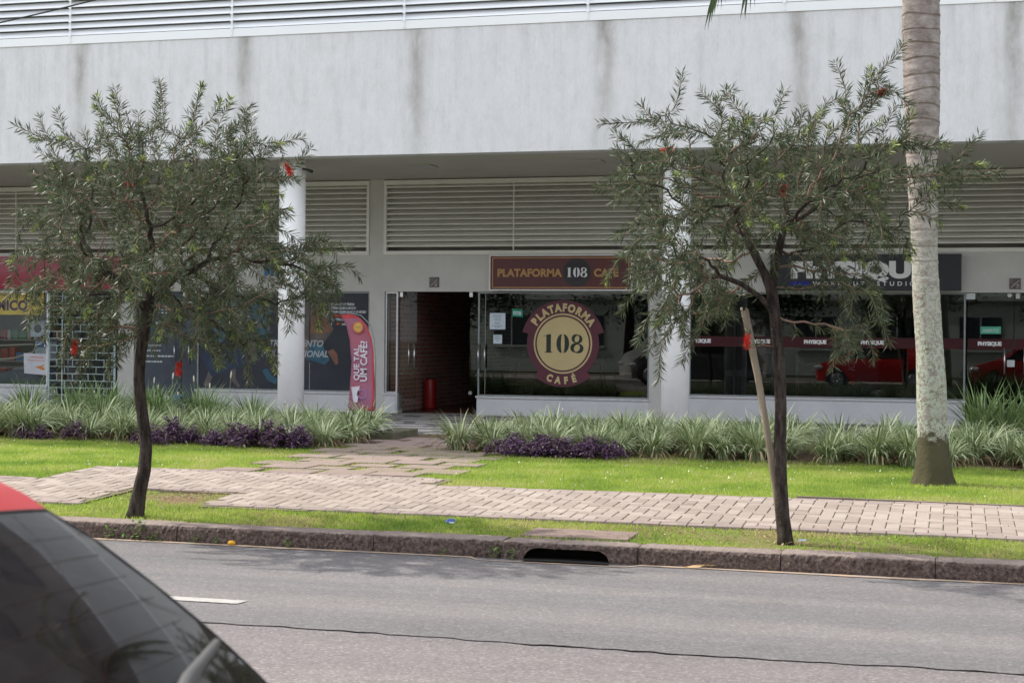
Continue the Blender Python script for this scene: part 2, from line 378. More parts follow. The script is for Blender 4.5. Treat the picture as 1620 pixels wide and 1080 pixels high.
br.inputs['Scale'].default_value = 1.; br.inputs['Brick Width'].default_value = 1.15; br.inputs['Row Height'].default_value = .62; br.inputs['Mortar Size'].default_value = .12; br.inputs['Mortar Smooth'].default_value = .0
br.inputs['Color1'].default_value = (.52, .49, .46, 1); br.inputs['Color2'].default_value = (.44, .41, .39, 1); br.inputs['Mortar'].default_value = (.17, .165, .17, 1); br.offset = .45
c1 = mixc(t, .5, br.outputs['Color'], ramp(t, sc.outputs[0], [(0, (.35,)*3), (1, (.65,)*3)]), 'OVERLAY')
t.links.new(mixc(t, ramp(t, vor.outputs['Distance'], [(0, (0, 0, 0)), (.08, (1, 1, 1))]), (.09, .085, .075), c1), p.inputs['Base Color'])
bump(t, p, vor.outputs['Distance'], .5, .01)
g = MB(); g.quad((-30, 20.95, .200), (30, 20.95, .200), (30, 27.3, .200), (-30, 27.3, .200)); g.quad((-30, 20.95, .1), (30, 20.95, .1), (30, 20.95, .2), (-30, 20.95, .2)); tag(g.build('forecourt', mMos), kind='structure')
g = MB(); g.box(-7.56, -7.20, 19.95, 20.90, .15, .315); g.box(-12, -7.58, 20.80, 20.92, .15, .245); tag(g.build('bed_edging', M('mossy_block', (.17, .15, .11), (.10, .11, .06), 8, .95, bs=.6), bevel=.01), kind='structure')
# near side pavement behind the camera, seen in reflections
mNear = M('near_paving', (.42, .38, .35), (.36, .33, .3), 3, .9)
g = MB(); g.box(-60, 60, -4.5, .45, -.04, .13); tag(g.build('pavement', mNear), kind='structure')

# grass blades
mGrass, t, p = base('grass_blade', .75, .2)
geo = N(t, 'ShaderNodeNewGeometry')
a = ramp(t, noise(t, 1.1, 5, .65), [(.34, (.19, .33, .055)), (.5, (.40, .51, .095)), (.66, (.58, .56, .22))])
gc_ = mixc(t, .22, a, ramp(t, geo.outputs['Random Per Island'], [(0, (.14, .26, .04)), (.85, (.45, .58, .10)), (1, (.75, .75, .55))]))
t.links.new(gc_, p.inputs['Base Color']); tl = N(t, 'ShaderNodeBsdfTranslucent'); mx = N(t, 'ShaderNodeMixShader'); mx.inputs[0].default_value = .45
t.links.new(gc_, tl.inputs[0]); t.links.new(p.outputs[0], mx.inputs[1]); t.links.new(tl.outputs[0], mx.inputs[2]); t.links.new(mx.outputs[0], t.nodes['Material Output'].inputs[0])
p.inputs['Subsurface Weight'].default_value = 0
def blades(name, pts, hmin, hmax, wid, mat, label):
    n = len(pts); h = npr.uniform(hmin, hmax, n); a = npr.uniform(0, 2*PI, n); le = npr.uniform(0, .9, n)*h; la = npr.uniform(0, 2*PI, n); w = wid*npr.uniform(.6, 1.3, n)
    v = np.zeros((n, 3, 3)); v[:, :, :] = pts[:, None, :]
    v[:, 0, 0] -= np.cos(a)*w; v[:, 0, 1] -= np.sin(a)*w; v[:, 1, 0] += np.cos(a)*w; v[:, 1, 1] += np.sin(a)*w
    v[:, 2, 0] += np.cos(la)*le; v[:, 2, 1] += np.sin(la)*le; v[:, 2, 2] += h
    f = np.arange(n*3).reshape(n, 3)
    return tag(npmesh(name, v.reshape(-1, 3), f, mat), label, 'grass', kind='stuff')
ZG = np.vectorize(zgr)
n = 230000
px_ = npr.uniform(-12.5, 3.0, n); py_ = npr.uniform(13.5, 18.6, n)
far = np.vectorize(walk_far)(px_)
pathm = (px_ > -7.45) & (px_ < -5.15)
keep = (py_ > far+.01) & (~pathm | (npr.random(n) < .45))
keep &= ~(pathm & (py_ < 14.72))
keep &= npr.random(n) > np.clip((py_-17.35)*.9, 0, .9)*(.5+.5*np.sin(px_*2.1)+.4*np.sin(px_*5.3+py_*3))*(px_ > -2.8)
keep &= npr.random(n) > .30*(np.sin(px_*1.7+py_*2.2)+np.sin(px_*4.1-py_*3) > 1.1)
px_, py_ = px_[keep], py_[keep]
blades('grass', np.stack([px_, py_, ZG(px_, py_)-.01], 1), .018, .038, .0042, mGrass, 'short bright green lawn grass between the paved walk and the plant bed')
n = 75000
px_ = npr.uniform(-10., 3.0, n); py_ = npr.uniform(11.33, 13.15, n)
nr = np.vectorize(walk_near)(px_)
# worn, bare patches round the trunks
bare = np.exp(-(((px_+6.6)/.75)**2+((py_-12.75)/.5)**2))*1.1+np.exp(-(((px_+1.35)/.55)**2+((py_-11.75)/.22)**2))*.95+.55*(.5+np.sin(px_*2.3+py_*3)*.5+np.sin(px_*5.1+py_*4)*.5)*(px_ > -2.2)+.22*(np.sin(px_*3.7+py_*5)>.2)
slab = (px_ > -3.12) & (px_ < -2.3) & (py_ > 11.42) & (py_ < 11.88)
keep = (py_ < nr-.01) & (npr.random(n) > bare) & ~slab
px_, py_ = px_[keep], py_[keep]
mGrass2 = mGrass.copy(); mGrass2.name = 'verge_grass_blade'
blades('grass', np.stack([px_, py_, ZG(px_, py_)-.01], 1), .016, .036, .0042, mGrass2, 'patchy green grass on the narrow verge behind the stone kerb')
n = 420; px_ = npr.uniform(-12, 3, n); py_ = npr.uniform(14.1, 17.7, n); px_, py_ = px_[(px_ < -7.5) | (px_ > -5.1)], py_[(px_ < -7.5) | (px_ > -5.1)]
o = blades('lawn_flower', np.stack([px_, py_, ZG(px_, py_)+.018], 1), .012, .022, .009, M('white_petal', (.75, .75, .62), None, 9, .7), 'tiny white flowers dotted through the lawn')
o['category'] = 'flowers'
# dry leaf litter flecks on the verge and in the tree pit
n = 1500; px_ = np.concatenate([npr.normal(-6.5, .45, n//2), npr.normal(-1.3, .9, n//2)]); py_ = np.concatenate([npr.normal(12.75, .2, n//2), npr.uniform(11.4, 12.2, n//2)])
kp = py_ < np.where(px_ < -6.22, 13.05, 12.25); px_, py_ = px_[kp], py_[kp]
lx = npr.uniform(-10, 2.5, 220); ly = npr.uniform(12.2, 17.6, 220); px_ = np.concatenate([px_, lx]); py_ = np.concatenate([py_, ly])
blades('leaf_litter', np.stack([px_, py_, ZG(px_, py_)+.014], 1), .002, .012, .011, M('dry_litter', (.32, .2, .11), (.5, .4, .28), 30, .9), 'brown dry leaf litter scattered round the foot of the small trees')['category'] = 'litter'

# ================================================================== SHOP BUILDING
mBeam, t, p = base('painted_concrete', .85, .25)
co = N(t, 'ShaderNodeTexCoord'); sx = N(t, 'ShaderNodeSeparateXYZ'); t.links.new(co.outputs['Object'], sx.inputs[0])
# rain streaks that run down from the joints of the louvre screen
xw = math_(t, 'ADD', sx.outputs[0], math_(t, 'MULTIPLY', math_(t, 'SUBTRACT', noise(t, 1.2, 4), .5), .22))
ph = math_(t, 'FRACT', math_(t, 'DIVIDE', math_(t, 'ADD', xw, 14.02+29.1), 2.925))
dist = math_(t, 'MULTIPLY', math_(t, 'ABSOLUTE', math_(t, 'SUBTRACT', ph, math_(t, 'ADD', .0, 0.0))), 1.)
dmin = math_(t, 'MINIMUM', dist, math_(t, 'SUBTRACT', 1., dist))
core = ramp(t, dmin, [(.0, (1,)*3), (.022, (.8,)*3), (.055, (.25,)*3), (.10, (0,)*3)])
streak = ramp(t, noise(t, 3.2, 5, .6, (2.0, 1, .14)), [(.45, (0,)*3), (.8, (1,)*3)])
topf = ramp(t, math_(t, 'DIVIDE', math_(t, 'SUBTRACT', sx.outputs[2], 4.4), 1.95), [(0, (.42,)*3), (.5, (.62,)*3), (1, (1,)*3)])
blot = ramp(t, noise(t, 1.6, 6, .7, (1.3, 1, .6)), [(.3, (.1,)*3), (.6, (1,)*3)])
st = math_(t, 'MULTIPLY', core, math_(t, 'MULTIPLY', topf, blot))
st2 = math_(t, 'MULTIPLY', streak, math_(t, 'MULTIPLY', topf, .42))
c = mixc(t, noise(t, 2.4, 5), (.80, .80, .82), (.72, .72, .74))
c = mixc(t, st2, c, (.42, .41, .40)); c = mixc(t, math_(t, 'MULTIPLY', st, .9), c, (.27, .25, .22)); c = mixc(t, 1., c, ramp(t, noise(t, 7, 8, .8, (1, 1, .5)), [(.32, (.90, .895, .885)), (.55, (1,)*3)]), 'MULTIPLY')
fine = ramp(t, noise(t, 38, 5, .8, (1, 1, .35)), [(.3, (.93,)*3), (.7, (1.03,)*3)])
t.links.new(mixc(t, 1., c, fine, 'MULTIPLY'), p.inputs['Base Color']); bump(t, p, noise(t, 120, 4, .8), .35, .004)
mWall = M('grey_stucco', (.60, .59, .56), (.54, .53, .50), 2.5, .9, bs=.35, bscale=150, bd=.004)
mLow = M('grey_painted_wall', (.66, .66, .68), (.60, .60, .61), 2.5, .85, bs=.3, bscale=150, bd=.003)
mSoff = M('soffit_paint', (.58, .56, .50), (.53, .515, .46), 1.1, .9, bs=.1, bscale=60)
mCol = M('column_paint', (.93, .93, .93), (.87, .865, .855), 4, .8, bs=.25, bscale=90, bd=.003, mid=(.3, .8))
mSlat = M('louvre_paint', (.80, .79, .73), (.74, .73, .68), 3, .6)
mSlatW = M('white_louvre', (.92, .93, .94), (.88, .90, .92), 3, .45, stretch=(.3, 1, 1))
mDark = M('dark_void', (.05, .048, .042), (.07, .066, .06), 5, .95)
mAlu = M('aluminium', (.62, .63, .65), (.55, .56, .58), 12, .35, .5, metal=.6)
mGreyAlu = M('grey_frame', (.30, .32, .32), (.24, .26, .26), 12, .45, .5, metal=.3)
mSteel = M('brushed_steel', (.7, .71, .72), (.6, .61, .62), 30, .28, .5, metal=1.)
mSill = M('sill_stone', (.66, .66, .67), (.56, .56, .57), 10, .5)
G1 = glass_mat('shop_glass', (.42, .45, .44), 1.65)
G2 = glass_mat('door_glass', (.72, .76, .74), 1.45)
G3 = glass_mat('clear_glass', (.80, .84, .84), 1.5)
BR = (-8.0, 27.0, .2)
B = empty('shop_building', BR, 'long pale grey concrete building with a row of shops under its white overhang', 'building')
YF = 27.0
OPEN = [(-22., -16.90, .56), (-16.90, -15.37, .2), (-15.03, -13.73, .2), (-13.73, -10.26, .56), (-9.97, -9.72, .56), (-9.72, -8.21, .2), (-8.21, -5.09, .54), (-4.41, .18, .62), (.18, 2.2, .2)]
SOL = [(-30, -22), (-15.37, -15.03), (-10.26, -9.97), (-5.09, -4.41), (2.2, 14)]
g = MB()
for a_, b_ in SOL: g.box(a_, b_, YF, YF+.28, .2, 2.40)
g.box(-30, 14, YF, YF+.28, 2.40, 3.06)
for a_, b_ in [(-30, -21), (-15.36, -15.05), (-10.27, -10.0), (-4.88, -4.6), (1.32, 1.6)]: g.box(a_, b_, YF+.002, YF+.28, 3.06, 4.43)
g.build('wall', mWall, B)
for a_, b_, z in OPEN:
    if z > .3:
        g = MB(); g.box(a_+.002, b_-.002, YF+.006, YF+.27, .2, z-.035); lw = g.build('low_wall', mLow, B)
        g = MB(); g.box(a_-.012, b_+.012, YF-.025, YF+.10, z-.034, z); g.build('window_sill', mSill, B, bevel=.004)
g = MB(); g.box(-45, 25, 23.1, 23.42, 4.41, 6.34); g.build('overhang_beam', mBeam, B)
g = MB(); g.box(-45, 25, 23.42, 27.28, 4.43, 4.6); g.build('soffit', mSoff, B)
for k, X in enumerate((-10.335, -4.055, 2.22, -16.62)):
    g = MB(); g.tube([(X, 23.66, .19), (X, 23.66, 2.3), (X, 23.66, 4.43)], [.212, .212, .212], 40); g.build('column', mCol, B)
# soffit lamps
for X, Y in ((-8.52, 24.89), (-5.62, 24.70), (-11.4, 24.9), (-2.7, 24.8)):
    g = MB(); g.box(X-.19, X+.19, Y-.19, Y+.19, 4.405, 4.429); g.build('ceiling_lamp', M('lamp_panel', (.5, .5, .47), (.47, .47, .45), 3, .5), B, bevel=.004)
# lower louvres
def louvre(x0, x1, z0=3.06, z1=4.41, posts=()):
    g = MB(); f_ = .052
    g.box(x0, x1, YF-.02, YF+.06, z0+.002, z0+f_+.02); g.box(x0, x1, YF-.02, YF+.06, z1-f_-.03, z1)
    g.box(x0, x0+f_, YF-.02, YF+.06, z0+f_+.02, z1-f_-.03); g.box(x1-f_, x1, YF-.02, YF+.06, z0+f_+.02, z1-f_-.03)
    fr = g.build('louvre_panel', mSlat, B)
    g = MB(); n = 12; za, zb = z0+f_+.02, z1-f_-.03; pz = (zb-za)/(n+.35)
    for k in range(1, n+1):
        z = za+k*pz-.012
        g.box(x0+f_, x1-f_, YF-.002, YF+.006, z-.012, z+.014)
        g.add([(x0+f_, YF+.006, z-.010), (x1-f_, YF+.006, z-.010), (x1-f_, YF+.11, z+.075), (x0+f_, YF+.11, z+.075), (x0+f_, YF+.006, z-.004), (x1-f_, YF+.006, z-.004), (x1-f_, YF+.11, z+.081), (x0+f_, YF+.11, z+.081)], [(0, 3, 2, 1), (4, 5, 6, 7), (0, 1, 5, 4), (2, 3, 7, 6)])
    g.build('slat_set', mSlat, fr)
    g = MB()
    for X in posts: g = MB(); g.box(X-.011, X+.011, YF-.012, YF-.003, za, zb); g.build('mullion', mSlat, fr)
louvre(-10.0+.005, -4.885, posts=(-7.55,)); louvre(-15.04, -10.275, posts=(-12.73,)); louvre(-20.9, -15.37, posts=(-17.6, -19)); louvre(-4.595, 1.315, posts=(-1.7,)); louvre(1.605, 8, posts=(4.5,))
g = MB(); g.box(-21, 9, YF+.285, YF+.3, 3.0, 4.43); g.build('louvre_backing', M('louvre_back', (.36, .34, .30), (.30, .28, .25), 2, .95), B)
# upper white louvre screen
g = MB(); pz = .1165; z = 6.34
g.box(-45, 25, 23.085, 23.16, 6.342, 6.475)
for k in range(24):
    z = 6.478+k*pz
    g.add([(-45, 23.095, z+.012), (25, 23.095, z+.012), (25, 23.195, z+pz+.004), (-45, 23.195, z+pz+.004), (-45, 23.11, z+.008), (25, 23.11, z+.008), (25, 23.21, z+pz-.012), (-45, 23.21, z+pz-.012)], [(0, 1, 2, 3), (4, 7, 6, 5), (0, 4, 5, 1), (3, 2, 6, 7)])
up = g.build('louvre_screen', mSlatW, B)
for k in range(-8, 14):
    X = -8.24+k*2.91; g = MB(); g.box(X-.012, X+.012, 23.07, 23.09, 6.36, 9.3)
    for j in range(24): g.box(X-.022, X+.022, 23.06, 23.075, 6.46+j*pz, 6.485+j*pz)
    g.build('mullion', mSlatW, up)
g = MB(); g.box(-45, 25, 23.42, 23.5, 6.34, 9.3); g.box(-45, 25, 23.5, 40, 4.6, 9.3, 0); g.box(-45, 25, 24.2, 40, 9.3, 36); g.build('upper_storey', M('tower_render', (.24, .235, .23), (.19, .185, .18), 1, .9), B)
mTW = M('tower_glass', (.04, .045, .055), (.07, .075, .085), .5, .15, .6)
for fl_ in range(8):
    for k in range(14):
        X = -38+k*4.4; z = 11.0+fl_*3.0
        if X > 22: continue
        g = MB(); g.box(X, X+(2.6 if k % 2 else 1.5), 24.14, 24.19, z, z+1.5); g.build('tower_window', mTW, B)
# interior shells
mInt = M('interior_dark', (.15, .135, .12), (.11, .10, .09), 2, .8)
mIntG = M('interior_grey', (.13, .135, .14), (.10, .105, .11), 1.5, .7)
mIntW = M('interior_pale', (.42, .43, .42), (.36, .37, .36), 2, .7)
mFloorR = M('red_floor', (.12, .045, .03), (.09, .035, .025), 3, .35, .5)
mFloorG = M('rubber_floor', (.05, .05, .055), (.035, .035, .04), 3, .6)
def room(x0, x1, depth, mat, fl, top=2.95):
    g = MB(); y0, y1 = YF+.285, YF+depth
    g.quad((x0, y1, .2), (x1, y1, .2), (x1, y1, top), (x0, y1, top)); g.quad((x0, y0, .2), (x0, y1, .2), (x0, y1, top), (x0, y0, top)); g.quad((x1, y0, .2), (x1, y1, .2), (x1, y1, top), (x1, y0, top)); g.quad((x0, y0, top), (x1, y0, top), (x1, y1, top), (x0, y1, top))
    g.build('room_wall', mat, B); g = MB(); g.box(x0, x1, YF+.29, y1, .12, .206); g.build('room_floor', fl, B)
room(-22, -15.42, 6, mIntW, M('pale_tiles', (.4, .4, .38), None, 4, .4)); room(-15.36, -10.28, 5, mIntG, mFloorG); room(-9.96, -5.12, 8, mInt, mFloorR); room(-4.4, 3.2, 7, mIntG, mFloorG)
# brick wall inside the cafe
mBrick, t, p = base('dark_red_brick', .85, .2)
co = N(t, 'ShaderNodeTexCoord'); sx = N(t, 'ShaderNodeSeparateXYZ'); cb = N(t, 'ShaderNodeCombineXYZ'); t.links.new(co.outputs['Object'], sx.inputs[0]); t.links.new(sx.outputs[1], cb.inputs[0]); t.links.new(sx.outputs[2], cb.inputs[1])
br = N(t, 'ShaderNodeTexBrick'); t.links.new(cb.outputs[0], br.inputs[0]); br.inputs['Scale'].default_value = 1; br.inputs['Brick Width'].default_value = .24; br.inputs['Row Height'].default_value = .082; br.inputs['Mortar Size'].default_value = .010
br.inputs['Color1'].default_value = (.48, .20, .15, 1); br.inputs['Color2'].default_value = (.30, .14, .11, 1); br.inputs['Mortar'].default_value = (.42, .37, .33, 1)
t.links.new(br.outputs['Color'], p.inputs['Base Color'])
g = MB(); g.box(-9.955, -9.80, YF+.30, YF+7.9, .21, 2.9); g.build('brick_wall', mBrick, B)
# awning fascia of the pharmacy
mCrim = M('crimson_panel', (.36, .012, .055), (.30, .01, .045), 1.5, .28, .5)
F = empty('shop_fascia', (-18.4, 26.7, 2.43), 'crimson panelled shop fascia above the barred entrance at the far left', 'sign')
for k in range(4):
    a_ = -21.75+k*1.66; g = MB(); nx, nz = 10, 6; w = 1.645
    g.smooth = True
    vs_ = [(a_+w*i/nx, 26.70-.022*math.sin(PI*i/nx)*math.sin(PI*j/nz), 2.43+.62*j/nz) for j in range(nz+1) for i in range(nx+1)]
    g.add(vs_, [(j*(nx+1)+i, j*(nx+1)+i+1, (j+1)*(nx+1)+i+1, (j+1)*(nx+1)+i) for j in range(nz) for i in range(nx)])
    g.smooth = False; g.box(a_, a_+w, 26.705, 26.98, 2.43, 3.05); g.build('panel', mCrim, F)
# ------- glazing
def pane(x0, x1, z0, z1, mat, y=YF+.06, par=None):
    g = MB(); g.quad((x0, y, z0), (x1, y, z0), (x1, y, z1), (x0, y, z1)); return g.build('window_pane', mat, par or B)
def frame(x0, x1, z0, z1, y=YF+.04, w=.03, mat=mGreyAlu, sill=True):
    g = MB(); g.box(x0, x1, y, y+.05, z1-w, z1-.001); g.box(x0, x0+w, y, y+.05, z0, z1-w); g.box(x1-w, x1, y, y+.05, z0, z1-w)
    if sill: g.box(x0+w, x1-w, y, y+.05, z0+.001, z0+w*.8)
    return g.build('window_frame', mat, B)
f1 = frame(-8.205, -5.095, .542, 2.398); pane(-8.2, -5.1, .56, 2.38, G1, par=f1)
f1 = frame(-4.405, .175, .622, 2.398); pane(-4.4, .17, .64, 2.38, G1, par=f1)
f1 = frame(-13.725, -10.265, .562, 2.398); pane(-13.72, -10.27, .58, 2.38, G1, par=f1)
f1 = frame(-21.9, -16.905, .562, 2.398, mat=mAlu); pane(-21.8, -16.93, .58, 2.38, G3, par=f1)
f1 = frame(-9.965, -9.725, .562, 2.398, mat=mAlu); pane(-9.96, -9.73, .58, 2.38, G2, par=f1)
# panes joints of frameless glass
g = MB()
for X in (-11.45,): g.box(X-.006, X+.006, YF+.055, YF+.058, .56, 2.38)

g.box(-8.075, -8.066, YF+.05, YF+.058, .54, 2.39)
g.build('glass_joint', mGreyAlu, B)
def handle(x, z0, z1, y, par, both=True):
    g = MB(); g.tube([(x, y-.055, z0), (x, y-.055, z1)], .0125, 10)
    for zz in (z0+.06, z1-.06): g.tube([(x, y-.055, zz), (x, y, zz)], .008, 8)
    return g.build('handle', mSteel, par)
def glassdoor(x0, x1, z0, z1, mat, hx, y=YF+.10, ang=0., hinge=None, hz=(1.04, 1.46)):
    g = MB(); g.quad((x0, y, z0), (x1, y, z0), (x1, y, z1), (x0, y, z1)); o = g.build('glass_door', mat, B)
    for X in ((x0+.05,) if hinge is None else (hinge,)):
        g = MB(); g.box(X-.03, X+.03, y-.012, y+.012, z1-.09, z1); g.build('hinge', mSteel, o); g = MB(); g.box(X-.03, X+.03, y-.012, y+.012, z0, z0+.06); g.build('hinge', mSteel, o)
    for h in hx: handle(h, hz[0], hz[1], y, o)
    return o
# cafe: fixed strip with handle left, the doorway open, leaf folded at the right
glassdoor(-9.70, -9.38, .215, 2.395, G2, (-9.51, -9.405), hinge=-9.68)
glassdoor(-8.36, -8.08, .56, 2.395, G1, (-8.185, -8.065), y=YF+.052, hinge=-8.34)
glassdoor(-15.0, -14.08, .215, 2.395, G1, (-14.2,)); glassdoor(-14.07, -13.75, .215, 2.395, G1, (-13.9,))
glassdoor(.20, .93, .215, 2.395, G1, (.79,), hz=(1.07, 1.50)); glassdoor(.94, 2.15, .215, 2.395, G1, (1.10,), hz=(1.07, 1.50))
g = MB(); g.tube([(-8.2-.0, YF+.02, .2), (-8.2, YF+.02, .54)], .012, 8); g.box(-9.735, -9.70, YF-.03, YF-.005, .2, .55); g.build('door_post', mAlu, B)
# camera and little spout on the columns
t_ = empty('security_camera', (-9.98, 23.55, 4.22), 'tiny dark camera stub fixed near the top of the white column', 'camera')
g = MB(); g.tube([(-10.13, 23.6, 4.27), (-9.99, 23.52, 4.24)], .018, 8); g.tube([(-10.02, 23.54, 4.245), (-9.93, 23.5, 4.215)], .026, 10); g.build('camera_body', M('black_plastic', (.03, .03, .03), None, 9, .5), t_)

# ------- security grille of the pharmacy entrance
mGate = M('gate_paint', (.50, .60, .585), (.42, .52, .51), 10, .5)
gt = empty('security_gate', (-16.1, YF-.02, .22), 'pale green brick-pattern security grille across the entrance at the far left', 'gate')
g = MB(); zz = .27; k = 0
while zz < 2.36:
    g.box(-16.84, -15.42, YF-.02, YF-.004, zz-.007, zz+.007)
    x = -16.84+(.17 if k % 2 else 0)
    while x < -15.42:
        g.box(x-.006, x+.006, YF-.018, YF-.006, zz+.007, zz+.128-.0); x += .34
    zz += .135; k += 1
g.build('grille', mGate, gt)
g = MB()
for X, w in ((-16.84, .035), (-16.55, .022), (-15.42, .04)): g.box(X-w/2, X+w/2, YF-.03, YF-.0205, .22, 2.38)
g.build('gate_post', mGate, gt)
handle(-16.32, 1.06, 1.42, YF-.03, gt); handle(-15.98, 1.06, 1.42, YF-.03, gt)
g = MB(); g.box(-16.13, -16.05, YF-.05, YF-.03, 1.16, 1.27); g.build('lock', mSteel, gt)
g = MB(); g.box(-16.88, -15.38, YF+.25, YF+.27, .2, 2.4); 

# ================================================================== SIGNS
mWhite = M('white_lettering', (.80, .80, .80), (.74, .74, .74), 9, .5)
mGold = M('gold_lettering', (.50, .29, .12), (.44, .25, .10), 20, .6)
mMaroon = M('maroon_board', (.115, .026, .028), (.085, .03, .034), 1.4, .35, .4)
mDisc = M('dark_disc', (.032, .03, .034), (.045, .042, .046), 2, .4)
def ring_poly(cx, cz, rx, rz, tf, a0, a1, n=28):
    """stroke along an ellipse with thickness tf(angle)"""
    o_, i_ = [], []
    for k in range(n+1):
        a = a0+(a1-a0)*k/n; th = tf(a)
        o_.append((cx+(rx+th/2)*math.cos(a), cz+(rz+th/2)*math.sin(a))); i_.append((cx+(rx-th/2)*math.cos(a), cz+(rz-th/2)*math.sin(a)))
    return o_, i_
def stroke(mb, o_, i_, y, mi=0, th=.003):
    n = len(o_); mb.add([(a[0], y, a[1]) for a in o_]+[(a[0], y, a[1]) for a in i_], [(k, k+1, n+k+1, n+k) for k in range(n-1)], mi)
def flat(mb, pts, y, mi=0): mb.add([(a, y, b) for a, b in pts], [tuple(range(len(pts)))], mi)
def disc(mb, cx, cz, r, y, mi=0, a0=0, a1=2*PI, n=64, rz=None):
    rz = rz or r
    pts = [(cx+r*math.cos(a0+(a1-a0)*k/n), cz+rz*math.sin(a0+(a1-a0)*k/n)) for k in range(n+(0 if a1-a0 >= 2*PI-.01 else 1))]
    if a1-a0 < 2*PI-.01: pts.append((cx, cz))
    flat(mb, pts, y, mi)
def num108(mb, cx, cz, h, y, mi=0):
    """fat-face stencil numerals 108 centred on cx, cz"""
    u = h
    # 1
    x = cx-.82*u
    flat(mb, [(x-.13*u, cz-.5*u), (x+.13*u, cz-.5*u), (x+.13*u, cz+.5*u), (x-.02*u, cz+.5*u), (x-.13*u, cz+.46*u)], y, mi)
    flat(mb, [(x-.22*u, cz-.5*u), (x-.13*u, cz-.5*u), (x-.13*u, cz-.44*u), (x-.22*u, cz-.47*u)], y, mi); flat(mb, [(x+.13*u, cz-.5*u), (x+.22*u, cz-.5*u), (x+.22*u, cz-.47*u), (x+.13*u, cz-.44*u)], y, mi)
    flat(mb, [(x-.30*u, cz+.38*u), (x-.13*u, cz+.42*u), (x-.13*u, cz+.46*u), (x-.16*u, cz+.445*u), (x-.30*u, cz+.40*u)], y, mi)
    # 0
    for s in (1, -1):
        n = 24; o_ = []; i_ = []
        for k in range(n+1):
            a = -PI/2+PI*k/n; o_.append((cx-.03*u+s*(.045*u+.31*u*max(0, math.cos(a))), cz+.51*u*math.sin(a))); i_.append((cx-.03*u+s*(.045*u+.055*u*max(0, math.cos(a))), cz+.47*u*math.sin(a)))
        if s == -1: o_, i_ = i_, o_
        stroke(mb, o_, i_, y, mi)
    # 8
    x = cx+.76*u
    tf = lambda a: u*(.05+.13*abs(math.cos(a+.25))**1.3)
    o_, i_ = ring_poly(x, cz+.26*u, .215*u, .21*u, tf, 0, 2*PI, 40); stroke(mb, o_[::-1], i_[::-1], y, mi)
    tf = lambda a: u*(.05+.16*abs(math.cos(a+.25))**1.3)
    o_, i_ = ring_poly(x, cz-.24*u, .265*u, .23*u, tf, 0, 2*PI, 40); stroke(mb, o_[::-1], i_[::-1], y-.0005, mi)
# cafe board
s_ = empty('cafe_sign', (-6.66, 26.85, 2.43), 'maroon and gold cafe signboard with a dark disc above the doorway', 'sign')
g = MB(); g.box(-7.925, -5.395, 26.852, 26.96, 2.437, 3.023, 0); g.build('board', mMaroon, s_)
g = MB(); 
for a_ in ((-7.95, -5.37, 2.415, 2.437), (-7.95, -5.37, 3.023, 3.045), (-7.95, -7.925, 2.437, 3.023), (-5.395, -5.37, 2.437, 3.023)): g.box(a_[0], a_[1], 26.835, 26.965, a_[2], a_[3])
g.build('frame', M('white_frame', (.8, .8, .8), None, 9, .4), s_)
g = MB()
for a_ in ((-7.895, -5.425, 2.462, 2.478), (-7.895, -5.425, 2.982, 2.998), (-7.895, -7.879, 2.478, 2.982), (-5.441, -5.425, 2.478, 2.982)): g.box(a_[0], a_[1], 26.848, 26.8515, a_[2], a_[3])
g.build('gold_border', mGold, s_)
g = MB(); disc(g, -6.355, 2.735, .245, 26.847); g.build('disc', mDisc, s_)
g = MB(); text_mb(g, 'PLATAFORMA', -7.80, 26.846, 2.665, .185, bold=.008, sx=.99, sp=1.02); g.build('lettering', mGold, s_); g = MB(); text_mb(g, 'CAFÉ', -6.05, 26.846, 2.665, .185, bold=.008, sx=.99, sp=1.02); g.build('lettering', mGold, s_)
g = MB(); num108(g, -6.355, 2.735, .165, 26.844); g.build('lettering', mWhite, s_)
# window logo sticker
mMar2 = M('maroon_vinyl', (.125, .035, .052), (.10, .03, .045), 2, .5)
mCream = M('cream_vinyl', (.62, .50, .25), (.55, .45, .23), 2, .6)
mInk = M('ink_vinyl', (.035, .045, .035), None, 2, .6)
cx, cz = -6.645, 1.49; y = YF+.052
s_ = empty('window_sticker', (cx, y, cz), 'large round maroon and cream cafe logo stuck on the shop window', 'sticker')
g = MB(); disc(g, cx, cz, .655, y); disc(g, cx, cz, .765, y-.0006, a0=R(15), a1=R(165)); disc(g, cx, cz, .765, y-.0006, a0=R(228), a1=R(312)); g.build('backing', mMar2, s_)
g = MB(); disc(g, cx, cz, .53, y-.0018); g.build('ring', mCream, s_)
g = MB(); disc(g, cx, cz, .502, y-.0026); g.build('ring', mMar2, s_)
g = MB(); disc(g, cx, cz, .472, y-.0034); g.build('disc', mCream, s_)
g = MB(); num108(g, cx+.01, cz, .325, y-.0042); g.build('lettering', mInk, s_)
g = MB(); w_ = 'PLATAFORMA'; wd = [1, .85, 1.05, .95, 1.05, .85, 1.15, 1.05, 1.2, 1.05]; tot = sum(wd); acc = 0
for ch, w in zip(w_, wd):
    ang = R(149)-R(118)*(acc+w/2)/tot; acc += w
    text_mb(g, ch, cx+.572*math.cos(ang), y-.0035, cz+.572*math.sin(ang), .185, bold=.011, sx=.86, align='CENTER', rot=ang-PI/2)
for ch, ang in zip('CAFÉ', (R(249), R(262.5), R(275.5), R(288.5))):
    text_mb(g, ch, cx+.705*math.cos(ang), y-.0035, cz+.705*math.sin(ang), .165, bold=.010, sx=.86, align='CENTER', rot=ang+PI/2)
g.build('lettering', mCream, s_)
